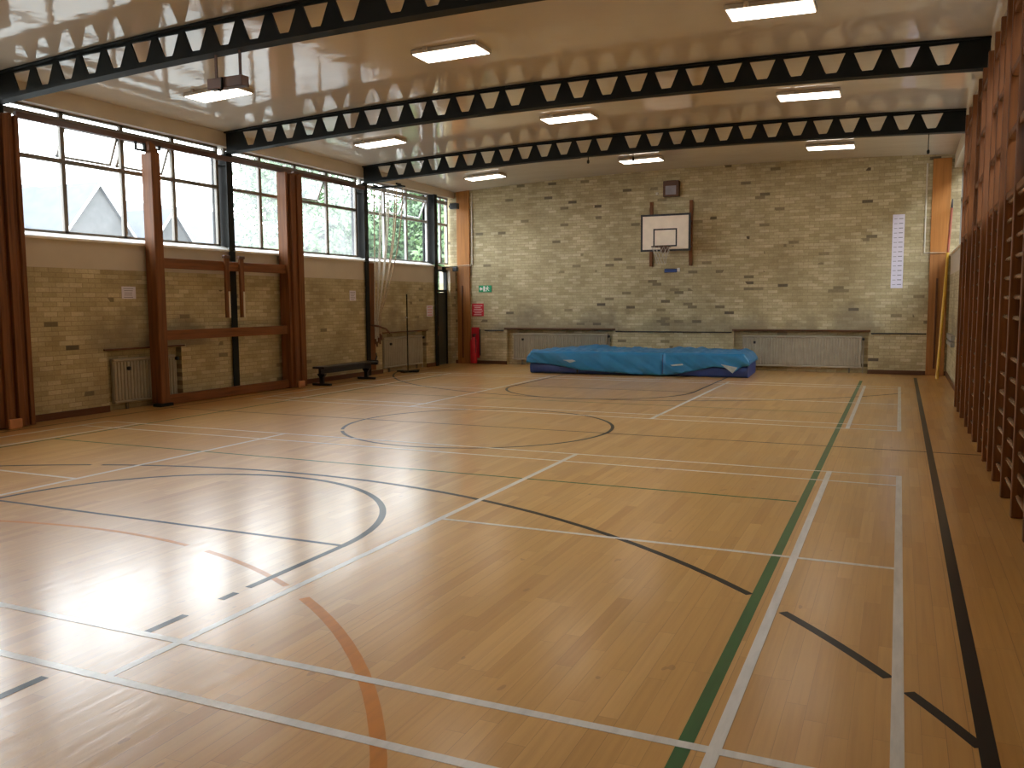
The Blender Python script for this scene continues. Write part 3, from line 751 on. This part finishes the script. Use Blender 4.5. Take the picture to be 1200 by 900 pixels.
# the hoop ring
cx, cy, cz, R_ = -5.16, yb-.34, 2.915, .225
rg = MB().tube([(cx+R_*math.cos(t*PI/16), cy+R_*math.sin(t*PI/16), cz) for t in range(33)], .012, 8)
rg.box(cx-.06, cx+.06, cy+R_, yb-.003, cz-.06, cz+.012, 0, .004); rg.box(cx-.1, cx+.1, yb-.016, yb-.003, cz-.12, cz+.03, 0, .003)
hoop = rg.build('hoop', M['brown_steel'], root)
nt_ = MB(); K = 12; rows = [(R_, 0), (.19, -.1), (.15, -.2), (.125, -.3), (.12, -.4)]
def npnt(i, r): rr, dz = rows[r]; t = 2*PI*(i+(.5 if r % 2 else 0))/K; return (cx+rr*math.cos(t), cy+rr*math.sin(t), cz+dz)
for r in range(4):
    for i in range(K):
        j = i+1 if r % 2 else i-1
        nt_.tube([npnt(i, r), npnt(i, r+1)], .0032, 4); nt_.tube([npnt(i, r), npnt(j, r+1)], .0032, 4)
nt_.build('net', M['net'], hoop)

# ------------------------------------------------------------------ crash mats
A = math.radians(3.2); o0 = Vector((-7.86, 15.84))
def mp(u, v): return (o0.x+u*math.cos(A)-v*math.sin(A), o0.y+u*math.sin(A)+v*math.cos(A))
LW_, LD = 4.92, 1.75
root = thing('crash_mat', 'navy blue crash mat lying on the floor under the light blue cover', 'gym mat', (*mp(LW_/2, LD/2), 0))
def matblock(u0, u1, v0, v1, z0, z1, m, name, parent, seed=0, bulge=.02, nu=60):
    mb = MB(); prof = []
    c = .05
    pts = [(v0+c, z0), (v0+.012, z0+c*.4), (v0, z0+c), (v0-bulge, (z0+z1)/2), (v0, z1-c), (v0+c*.4, z1-c*.3), (v0+c, z1), ((v0+v1)/2, z1+.01), (v1-c, z1), (v1, z1-c), (v1+bulge, (z0+z1)/2), (v1, z0+c), (v1-c, z0)]
    n = len(pts); vs = []
    for i in range(nu+1):
        u = u0+(u1-u0)*i/nu; e = min(1, min(i, nu-i)/2.0); sh = .9+.1*e
        for (v, z) in pts:
            d = noise.noise(Vector((u*2.2+seed, v*3, z*4)))*.018*e
            x, y = mp(u, v+(d if abs(v-(v0+v1)/2) > .5 else 0)); vs.append((x, y, max(z0, z + (d if z > z0+.05 else 0))))
    fs = [(i*n+k, i*n+(k+1) % n, (i+1)*n+(k+1) % n, (i+1)*n+k) for i in range(nu) for k in range(n)]
    mb.add(vs, fs, 0, True); mb.add(vs[:n], [tuple(range(n))]); mb.add(vs[-n:], [tuple(range(n))[::-1]])
    return mb.build(name, M[m], parent)
matblock(0, LW_, 0, LD, .004, .27, 'navy', 'mat_body', root, 3)
MB().prism([mp(1.13, -.03), mp(1.16, -.03), mp(1.16, .0), mp(1.13, .0)], 2, .03, .25).build('seam', M['black'], root)
# light blue cover draped over: top sheet with crumples, front flap with a wandering hem
root = thing('mat_cover', 'crumpled light blue cover draped over the navy crash mat', 'mat cover', (*mp(LW_/2, LD/2), .28))
hemp = [(0, .25), (.35, .235), (.9, .16), (1.3, .10), (1.9, .07), (2.6, .035), (3.05, .025), (3.35, .05), (3.8, .14), (4.2, .235), (4.45, .22), (4.65, .13), (4.8, .25), (5.0, .27)]
def hem(u):
    for (a, za), (b, zb_) in zip(hemp, hemp[1:]):
        if u <= b: t = (u-a)/(b-a); t = max(0, t); return za+(zb_-za)*t
    return .27
nu, vs = 260, []
tops = [0, .03, .08, .16, .28, .42, .6, .78, .95, 1.15, 1.35, 1.5, 1.6, 1.68, 1.74]
for i in range(nu+1):
    u = -.06+(LW_+.10)*i/nu; row = []
    hz = hem(u); K = 12
    e0 = min(1, max(0, (u+.06)/.10)); e1 = min(1, max(0, (LW_+.04-u)/.12)); e = min(e0, e1)
    for k in range(K):                       # front flap from hem to top edge
        t = k/(K-1); z = hz+(.50-hz)*t
        fold = noise.noise(Vector((u*2.3+z*4.5, z*1.5, 1.3)))*.075 + noise.noise(Vector((u*7+z*10, z*2, 4.1)))*.04
        seamd = -.02*math.exp(-((u-3.12)/.03)**2)
        row.append((u, -.075 - fold*(1-t*.55) - .015*math.sin(t*PI) - seamd*1.5, z))
    for v in tops:
        s_ = min(1, v/.12)
        z = .515 + noise.noise(Vector((u*1.6, v*2.1, 7)))*.03*s_ + abs(noise.noise(Vector((u*5.0, v*4, 2))))*.075*s_
        z += .075*math.exp(-((u-1.25)/.45)**2-((v-1.55)/.3)**2) + .03*math.exp(-((u-3.3)/.3)**2-((v-1.3)/.3)**2)
        z -= .05*max(0, (u-4.2))*s_
        z -= .05*math.exp(-((u-.35)/.3)**2)*(v/1.7)
        row.append((u, v-.03, z))
    for k in range(1, 6): t = k/5; row.append((u, LD+.03+.02*noise.noise(Vector((u*4, t, 0))), .50-.22*t))
    q = []
    for (uu, v, z) in row: 
        z2 = z if e >= 1 else .285+(z-.285)*(.35+.65*e) if z > .285 else z
        x, y = mp(uu, v); q.append((x, y, z2))
    vs += q
n = K+len(tops)+5
cv = MB(); cv.add(vs, [(i*n+k, (i+1)*n+k, (i+1)*n+k+1, i*n+k+1) for i in range(nu) for k in range(n-1)], 0, True)
# side closures
for i0, flip in ((0, False), (nu, True)):
    idx = [i0*n+k for k in range(n)]; cen = len(vs)
    pts = [vs[j] for j in idx]
    low = [(p[0], p[1], .285) for p in pts]
    m_ = len(pts); allv = pts+low
    cv.add(allv, [((k, k+1, m_+k+1, m_+k) if flip else (m_+k, m_+k+1, k+1, k)) for k in range(m_-1)], 0, True)
cov = cv.build('cover_sheet', M['blue'], root)
so = cov.modifiers.new('thick', 'SOLIDIFY'); so.thickness = .006; so.offset = 1
sb = MB(); sp_ = []
sb.tube([(*mp(3.12, -.135), z) for z in (.06, .2, .35, .48)], .008, 6); sb.build('seam', M['navy'], root)
def patch(pts, lab):
    q = [(*mp(u, v), z) for u, v, z in pts]; m_ = len(q)
    dx = mp(0, -.006)[0]-mp(0, 0)[0], mp(0, -.006)[1]-mp(0, 0)[1]
    vs = q+[(a+dx[0], b+dx[1], c) for a, b, c in q]
    o = MB().add(vs, [tuple(range(m_)), tuple(range(m_, 2*m_))[::-1]]+[(i, m_+i, m_+(i+1) % m_, (i+1) % m_) for i in range(m_)]).build('logo_patch', M['patch'], root); o['label'] = lab
patch([(4.37, -.15, .30), (4.72, -.15, .235), (4.62, -.15, .11)], 'pale triangular corner patch')
patch([(.84, -.17, .33), (1.08, -.17, .34), (1.16, -.17, .31), (1.02, -.17, .27), (.93, -.17, .31)], 'small pale logo patch')
patch([(3.30, -.17, .27), (3.56, -.17, .295), (3.58, -.17, .265), (3.34, -.17, .24)], 'small grey lettered patch')

# ------------------------------------------------------------------ timber climbing frames on the window wall
XF = XL+.16
def stack(root, y0, widths, ztop, x0=None, foot=True):
    """several upright boards folded side by side"""
    y = y0
    for i, (w, dx) in enumerate(widths):
        MB().box(XL+.055, XL+.055+dx, y, y+w-.006, .012, ztop-(i % 2)*.03, 0, .006).build('upright', M['wood_red'], root)
        y += w
    if foot: MB().box(XL+.055+widths[1][1], XL+.10+widths[1][1], y0+.12, y0+.30, .003, .13, 0, .006).build('foot_block', M['wood_light'], root)
    MB().box(XL+.06, XL+.20, y0-.01, y-.0, .0, .012).build('base_plate', M['brown_steel'], root)
root = thing('climbing_apparatus', 'red-brown timber climbing frame with post, cross rails and thick folded uprights below the windows', 'climbing frame', (XF, 9.4, 0), 'folded timber climbing frames')
tr = MB().box(XL+.056, XL+.125, 5.5, 11.25, 4.155, 4.235, 0, .004)
tr.build('top_track', M['brown_steel'], root)
stack(root, 10.88, [(.08, .22), (.10, .27), (.09, .24), (.08, .27), (.11, .25)], 4.15)
# the free post, hooked on the track
p = MB().box(XF-.005, XF+.135, 7.62, 7.80, .05, 4.02, 0, .012); p.prism([(7.62, 4.02), (7.80, 4.02), (7.73, 4.14), (7.62, 4.18)], 0, XF+.03, XF+.10); p.build('post', M['wood_red'], root)
MB().box(XL+.055, XF-.008, 7.64, 7.76, .05, 4.0, 0, .004).build('inner_post', M['wood_red'], root)
hk = MB(); hk.box(XF+.0, XF+.03, 7.42, 7.60, 4.02, 4.05); hk.box(XF+.0, XF+.03, 7.42, 7.45, 4.05, 4.154); hk.box(XF-.02, XF+.03, 7.6, 7.64, 4.02, 4.15); hk.build('track_hook', M['black_steel'], root); hk = MB(); hk.box(XF, XF+.03, 7.78, 7.92, 4.08, 4.11); hk.box(XF, XF+.03, 7.89, 7.92, 4.11, 4.154); hk.build('track_hook', M['black_steel'], root)
MB().box(XF-.03, XF+.14, 7.58, 7.86, .0, .05, 0, .006).build('foot', M['black_steel'], root)
for z0, z1 in ((2.22, 2.385), (1.06, 1.22), (.012, .17)): MB().box(XF+.0, XF+.06, 7.81, 10.875, z0, z1, 0, .006).build('cross_rail', M['wood_red_y'], root)
for y in (9.19, 9.56):
    hg = MB().box(XF+.062, XF+.11, y, y+.10, 1.40, 2.44, 0, .005).build('hanger', M['wood_red'], root)
    MB().box(XF+.111, XF+.12, y+.05, y+.085, 1.40, 1.86).build('worn_strip', M['conduit'], hg)
    MB().box(XF+.055, XF+.118, y-.02, y+.12, 2.441, 2.49, 0, .004).build('cap', M['brown_steel'], hg)
# left frame at the picture edge
root = thing('climbing_apparatus', 'thick stack of folded red-brown timber uprights at the left edge of the picture', 'climbing frame', (XF, 5.2, 0), 'folded timber climbing frames')
stack(root, 4.86, [(.12, .22), (.11, .26), (.07, .20), (.10, .25), (.07, .22), (.07, .25)], 4.16)
MB().box(XL+.055, XL+.115, 4.6, 5.20, 4.17, 4.23, 0, .004).build('top_track', M['brown_steel'], root)
o = MB(); o.tube([(XL+.22, 4.62, .13), (XL+.22, 4.66, .13), (XL+.22, 4.80, .13), (XL+.22, 4.845, .13)], [.09, .125, .125, .10], 14); o = o.build('padded_roll', M['dark_green'])
o.location.z = .003; tag(o, 'dark green padded roll on the floor at the left edge beside the timber uprights', 'pad')
# rail of the second track over the farther windows
o = MB().box(XL+.045, XL+.10, 11.36, 13.84, 4.155, 4.235, 0, .004); o.box(XL+.002, XL+.045, 11.5, 11.56, 4.16, 4.23); o.box(XL+.002, XL+.045, 13.7, 13.76, 4.16, 4.23)
tag(o.build('hanging_rail', M['brown_steel']), 'brown steel rail along the windows right of the climbing frame', 'rail')

# ------------------------------------------------------------------ black bench
root = thing('gym_bench', 'long low black bench against the brick wall below the windows', 'bench', (-10.55, 12.2, 0))
MB().box(-10.70, -10.42, 11.40, 13.38, .345, .385, 0, .008).build('seat', M['black'], root)
MB().box(-10.59, -10.53, 11.45, 13.25, .24, .344, 0, .004).build('beam', M['black'], root)
for y in (11.52, 13.1):
    l = MB(); l.box(-10.60, -10.52, y-.03, y+.03, .05, .24); l.prism([(-10.66, .239), (-10.46, .239), (-10.52, .16), (-10.60, .16)], 1, y-.03, y+.03); l.box(-10.78, -10.34, y-.035, y+.035, .002, .05, 0, .008); l.build('leg', M['black'], root)
h = MB(); h.tube([(-10.56, 13.38, .36), (-10.56, 13.46, .38), (-10.56, 13.52, .47), (-10.56, 13.49, .54)], .018); h.box(-10.66, -10.46, 13.38, 13.42, .30, .40); h.build('hook', M['black'], root)

# ------------------------------------------------------------------ climbing ropes
root = thing('rope_track', 'short black track under the farthest beam end carrying the climbing ropes', 'track', (-10.6, 14.18, 4.3))
MB().box(-11.0, -10.2, 14.11, 14.27, 4.22, 4.25).build('rail', M['black_steel'], root)
h = MB(); h.box(-10.9, -10.87, 14.02, 14.2, 4.25, 4.29); h.build('hanger', M['black_steel'], root); h = MB(); h.box(-10.3, -10.27, 14.02, 14.2, 4.25, 4.29); h.build('hanger', M['black_steel'], root)
rr = random.Random(3)
pos = ['against the steel column', 'second from the steel column', 'third from the steel column', 'fourth from the steel column', 'fifth from the steel column', 'sixth from the steel column', 'second from the door side', 'nearest the door side']
for i in range(8):
    x = -10.95+i*.10; row = i % 2; y = 14.14+.09*row
    tx, ty, tz = -10.97+.0*i+.042*(i//2), 14.10+.055*row, 1.25+.02*i
    pts = []; ng = 16
    for k in range(ng+1):
        t = k/ng; e = t**1.9
        pts.append((x+(tx-x)*e, y+(ty-y)*t, 4.21+(tz-4.21)*t))
    tail = [(tx+.004, ty, tz-.18), (tx+.008, ty, tz-.42-.05*(i % 3))]
    rt = thing('climbing_rope', 'hemp climbing rope gathered to the wall hook, %s' % pos[i], 'rope', (x, y, 4.2), 'gathered climbing ropes')
    MB().tube(pts+tail, .013 if i % 3 else .015, 7).build('cord', M['rope_pale'] if i < 5 else M['rope'], rt)
    MB().tube([tail[-1], (tail[-1][0], tail[-1][1], tail[-1][2]-.12)], .019, 8).build('leather_end', M['leather'], rt)
o = MB().tube([(XL+.002, 14.03, 1.16), (XL+.08, 14.03, 1.14), (XL+.26, 14.03, 1.12), (XL+.42, 14.07, 1.06), (XL+.50, 14.12, .96)], .022, 8).build('rope_hook', M['leather']); tag(o, 'curved brown hook holding the gathered climbing ropes', 'hook')
root = thing('wall_board', 'narrow brown timber board behind the gathered climbing ropes', 'board', (XL, 14.05, 0))
MB().box(XL+.002, XL+.03, 14.02, 14.24, .11, 2.55, 0, .004).build('board', M['wood_red'], root)

# ------------------------------------------------------------------ slim net post
root = thing('net_post', 'slim dark net post on a flat base in front of the radiator', 'post', (-10.72, 15.1, 0))
MB().tube([(-10.72, 15.1, .03), (-10.72, 15.1, 1.85)], .015, 10).build('pole', M['black_steel'], root)
b = MB().box(-11.0, -10.45, 15.04, 15.16, .002, .035, 0, .006); b.box(-10.78, -10.66, 14.85, 15.55, .002, .032, 0, .006); b.build('base', M['black_steel'], root)
MB().tube([(-10.72, 15.1, 1.3), (-10.72, 15.04, 1.3)], .014, 8).build('winch', M['metal'], root)

# ------------------------------------------------------------------ trolley box hanging under the nearest beam
root = thing('hanging_pulley', 'brown steel pulley box hung on two rods under the nearest roof beam', 'pulley', (-7.12, 5.3, 4.1))
MB().box(-7.37, -6.86, 5.24, 5.36, 4.085, 4.20, 0, .006).build('box', M['brown_steel'], root)
for x in (-7.28, -6.93): MB().box(x-.014, x+.014, 5.29, 5.31, 4.20, zt(x)-.379).build('rod', M['brown_steel'], root)
h = MB().tube([(-7.13, 5.22, 4.19), (-7.13, 5.22, 4.06), (-7.14, 5.2, 4.04), (-7.16, 5.19, 4.05)], .014, 8); h.build('hook', M['black_steel'], root)
# small fittings under the farthest beam
for x, ln, lab in ((-5.78, .06, 'small black hook under the farthest beam, left one'), (-4.86, .09, 'small black hook under the farthest beam beside the middle light'), (.31, .26, 'small black weight on a cord under the right end of the farthest beam')):
    rt = thing('beam_hook', lab, 'hook', (x, 13.93, 4.4), 'small fittings under the farthest beam')
    zz = zt(x)-.379
    MB().tube([(x, 13.93, zz), (x, 13.93, zz-ln)], .008, 6).build('stem', M['black_steel'], rt)
    MB().tube([(x, 13.93, zz-ln), (x, 13.93, zz-ln-.02), (x, 13.93, zz-ln-.06), (x, 13.93, zz-ln-.075)], [.010, .024, .024, .008], 10).build('weight', M['black_steel'], rt)
o = MB().tube([(-10.4+.25*k, 13.83, zt(-10.4+.25*k)-.40+.005*math.sin(k)) for k in range(19)], .011, 6)
tag(o.build('cable', M['black_plastic']), 'thin cable clipped along the underside of the farthest beam', 'cable')

# ------------------------------------------------------------------ wall bars along the right wall
XA, XZ = .76, .86
def wall_bars(ys_, label):
    root = thing('wall_bars', label, 'wall bars', (.83, (ys_[0]+ys_[-1])/2, 0), 'timber wall bars of the right wall')
    top = 4.36
    for k, y in enumerate(ys_):
        w = .028
        MB().box(XA, XZ+.03, y-w, y+w, .003, top-.02*(k % 2), 0, .006).build('upright', M['wood_bar'], root)
    for a, b in zip(ys_, ys_[1:]):
        zs = [.16+.165*i for i in range(15) if i not in (7,)]
        for z in zs:
            r = MB(); n = 10
            pth = [(XA+.045, a+.028, z), (XA+.045, b-.028, z)]
            r.tube(pth, .021, n, rx=1.0); r.build('rung', M['wood_rung'], root)
        for z in (2.52, 3.04, 3.57, 4.10):
            MB().box(XA+.012, XA+.07, a+.028, b-.028, z-.032, z+.032, 0, .006).build('cross_bar', M['wood_bar'], root)
    for z in (1.3, 3.3): MB().box(XZ+.031, XR-.002, ys_[0]-.02, ys_[0]+.02, z-.03, z+.03).build('wall_bracket', M['brown_steel'], root) if z < 2.5 else None
wall_bars([3.28, 4.0, 4.72, 5.45, 6.16], 'tall timber wall bars nearest the camera on the right wall')
wall_bars([6.66, 7.2, 7.78], 'tall timber wall bars second from the camera on the right wall')
wall_bars([8.53, 9.21, 9.84], 'tall timber wall bars third from the camera on the right wall')
wall_bars([10.75, 11.45, 12.12], 'tall timber wall bars farthest from the camera on the right wall')
# long pole leaning in the corner
root = thing('window_pole', 'long yellow pole leaning in the right far corner beside the timber board', 'pole', (.70, 17.2, 0))
a, b = Vector((.70, 17.1, .012)), Vector((.885, 17.75, 3.72))
MB().tube([a, a.lerp(b, .70)], .030, 10).build('lower_shaft', M['yellow'], root)
MB().tube([a.lerp(b, .70), a.lerp(b, .95)], .026, 10).build('upper_shaft', M['pole_red'], root)
MB().tube([a.lerp(b, .95), b], [.024, .012], 10).build('tip', M['black'], root)
# small trunking box on the right wall
root = thing('trunking_box', 'small grey box on the right wall beyond the wall bars', 'box', (.9, 16.6, .8))
MB().box(XR-.07, XR-.002, 15.6, 17.2, .86, .96, 0, .006).build('cover', M['metal'], root)
MB().box(XR-.07, XR-.002, 15.6, 17.2, .74, .83, 0, .006).build('lower_cover', M['metal'], root)

# ------------------------------------------------------------------ outside
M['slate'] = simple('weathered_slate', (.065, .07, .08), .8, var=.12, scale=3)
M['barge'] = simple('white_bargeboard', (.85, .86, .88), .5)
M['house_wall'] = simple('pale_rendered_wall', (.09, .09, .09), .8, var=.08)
M['blocker_wall'] = simple('warm_blocker_wall', (.22, .15, .09), .8, var=.12)
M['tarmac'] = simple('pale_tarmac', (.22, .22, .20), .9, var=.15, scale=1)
M['bark'] = simple('tree_bark', (.10, .075, .05), .9)
def leafm(name, c1, c2):
    m, nt, b = mat(name); g = N(nt, 'ShaderNodeNewGeometry'); f = noise_n(nt, g.outputs['Position'], 1.4, 4)
    L(nt, ramp(nt, f, [(.3, c1), (.7, c2)]), b.inputs['Base Color']); b.inputs['Roughness'].default_value = .6
    b.inputs['Transmission Weight'].default_value = 0
    return m
M['leaf'] = leafm('tree_leaves', (.03, .07, .02), (.09, .17, .045)); M['leaf2'] = leafm('pale_tree_leaves', (.05, .11, .045), (.12, .21, .08))
o = MB(); o.box(-90, XL-DW-.3, -40, 90, -.5, -.35); o.box(XR+DW+.3, 60, -40, 90, -.5, -.35); o = o.build('ground', M['tarmac']); o['kind'] = 'structure'
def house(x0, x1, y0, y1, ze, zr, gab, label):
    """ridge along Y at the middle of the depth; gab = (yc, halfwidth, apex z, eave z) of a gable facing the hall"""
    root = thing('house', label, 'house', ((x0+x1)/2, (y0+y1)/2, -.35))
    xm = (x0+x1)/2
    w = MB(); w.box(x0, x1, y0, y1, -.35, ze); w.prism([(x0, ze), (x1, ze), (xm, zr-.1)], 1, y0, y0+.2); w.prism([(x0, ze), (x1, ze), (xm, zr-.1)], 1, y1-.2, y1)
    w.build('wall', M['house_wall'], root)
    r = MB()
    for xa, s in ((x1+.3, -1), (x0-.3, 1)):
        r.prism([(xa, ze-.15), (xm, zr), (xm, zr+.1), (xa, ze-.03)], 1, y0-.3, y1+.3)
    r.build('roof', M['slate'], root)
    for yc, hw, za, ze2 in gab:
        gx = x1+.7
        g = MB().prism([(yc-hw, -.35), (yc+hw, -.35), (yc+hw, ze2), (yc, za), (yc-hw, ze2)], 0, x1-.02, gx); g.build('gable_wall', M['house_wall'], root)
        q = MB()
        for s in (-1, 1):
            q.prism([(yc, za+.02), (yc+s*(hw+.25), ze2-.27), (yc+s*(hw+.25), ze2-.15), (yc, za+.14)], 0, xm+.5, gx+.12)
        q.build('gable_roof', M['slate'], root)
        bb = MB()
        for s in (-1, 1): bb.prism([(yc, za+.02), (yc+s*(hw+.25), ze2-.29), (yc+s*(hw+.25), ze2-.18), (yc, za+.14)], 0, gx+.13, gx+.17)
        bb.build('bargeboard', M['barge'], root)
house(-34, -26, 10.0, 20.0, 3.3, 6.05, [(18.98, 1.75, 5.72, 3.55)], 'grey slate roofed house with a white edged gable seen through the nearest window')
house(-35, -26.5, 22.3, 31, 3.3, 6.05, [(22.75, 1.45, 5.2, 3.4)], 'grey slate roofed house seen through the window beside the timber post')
blk = thing('daylight_blocker', 'unseen building added outside the right hand windows to cut daylight', 'building', (8, 6, -.35))  # added out of view to block daylight from the right
MB().box(6.5, 12, -12, 30, -.35, 6.4, 0, .02).build('wall', M['blocker_wall'], blk)
MB().box(6.3, 12.2, -12.2, 30.2, 6.402, 6.6, 0, .02).build('roof', M['slate'], blk)
def tree(x, y, h, r, label, m, seed):
    root = thing('tree', label, 'tree', (x, y, -.35), 'trees behind the window wall')
    MB().tube([(x, y, -.35), (x+.1, y, h*.35), (x, y+.1, h*.7)], [.22, .16, .07], 8).build('trunk', M['bark'], root)
    rg_ = random.Random(seed); vs, fs = [], []
    blobs = [(Vector((x+rg_.uniform(-.5, .5)*r, y+rg_.uniform(-.55, .55)*r, rg_.uniform(.22, .85)*h)), r*rg_.uniform(.35, .6)) for _ in range(16)]
    for c, br in blobs:
        for _ in range(1000):
            d = Vector((rg_.gauss(0, 1), rg_.gauss(0, 1), rg_.gauss(0, 1))).normalized(); p = c+d*br*rg_.uniform(.6, 1.05)
            s = rg_.uniform(.06, .14); a = Vector((rg_.gauss(0, 1), rg_.gauss(0, 1), rg_.gauss(0, 1))).normalized(); b_ = a.cross(d).normalized() if a.cross(d).length > .01 else Vector((1, 0, 0)); a2 = b_.cross(d+a*.6).normalized()
            k = len(vs); vs += [p-a2*s, p+b_*s*.5, p+a2*s, p-b_*s*.5]; fs.append((k, k+1, k+2, k+3))
    MB().add(vs, fs).build('foliage', M[m], root)
specs = [(-18.5, 21.9, 5.6, 2.2, 'leaf2'), (-21.5, 24.5, 7.6, 3.0, 'leaf2'), (-19.5, 28.6, 6.4, 2.4, 'leaf2'), (-22, 31.5, 5.6, 2.4, 'leaf'), (-17.2, 27.5, 7.6, 2.6, 'leaf'), (-17.5, 32.5, 8.2, 3.0, 'leaf'), (-20, 37, 9.0, 3.4, 'leaf'), (-15.5, 24.8, 5.4, 1.7, 'leaf'), (-16.0, 35.5, 8.0, 2.8, 'leaf'), (-13.3, 21.6, 3.9, 1.2, 'leaf')]
tl_ = ['pale green tree seen through the window left of the thick timber uprights', 'tall pale green tree behind the timber uprights', 'pale green tree seen right of the timber uprights', 'dark tree far behind the hazy window',
       'dark green tree behind the climbing ropes', 'dark green tree seen through the opened far sashes', 'largest and farthest dark green tree', 'small dark bush tree nearest the far window', 'dark green tree seen over the corner door', 'low dark green bush outside the corner door']
for i, (s, lb) in enumerate(zip(specs, tl_)): tree(s[0], s[1], s[2], s[3], lb, s[4], 50+i)

# ------------------------------------------------------------------ sky
w = bpy.data.worlds.new('overcast'); sc.world = w; w.use_nodes = True; nt = w.node_tree
bg = nt.nodes['Background']; tc = N(nt, 'ShaderNodeTexCoord'); sp = N(nt, 'ShaderNodeSeparateXYZ'); L(nt, tc.outputs['Generated'], sp.inputs[0])
cl = noise_n(nt, tc.outputs['Generated'], 2.2, 4)
col = ramp(nt, sp.outputs[2], [(0, (.92, .94, 1.0)), (.25, (.90, .95, 1.0)), (1, (.62, .78, 1.0))])
L(nt, mixc(nt, mth(nt, 'MULTIPLY', cl, .6), col, (1, .99, .98)), bg.inputs['Color']); bg.inputs['Strength'].default_value = 9.5

# ------------------------------------------------------------------ camera
cam = bpy.data.cameras.new('camera'); co = bpy.data.objects.new('camera', cam); C.objects.link(co)
f_, pit, yaw, rol = 1007.8163, -.0937, -.4227, -.0063
fw = Vector((math.sin(yaw)*math.cos(pit), math.cos(yaw)*math.cos(pit), math.sin(pit))); r = Vector((math.cos(yaw), -math.sin(yaw), 0)); u = r.cross(fw)
r2 = math.cos(rol)*r+math.sin(rol)*u; u2 = -math.sin(rol)*r+math.cos(rol)*u
mw = Matrix((r2, u2, -fw)).transposed().to_4x4(); mw.translation = Vector((-.0439, -2.579, 1.6237)); co.matrix_world = mw
cam.sensor_width = 36; cam.lens = f_/1200*36; cam.clip_start = .05; cam.clip_end = 300
sc.camera = co
vs_ = sc.view_settings; vs_.view_transform = 'Standard'; vs_.look = 'None'; vs_.gamma = 1; vs_.use_curve_mapping = False; vs_.exposure = 0.25
sc.cycles.max_bounces = 10; sc.cycles.diffuse_bounces = 5; sc.cycles.glossy_bounces = 4; sc.cycles.transparent_max_bounces = 12; sc.cycles.transmission_bounces = 4
sc.cycles.use_denoising = True; sc.cycles.sample_clamp_indirect = 6
sc.cycles.caustics_reflective = False; sc.cycles.caustics_refractive = False
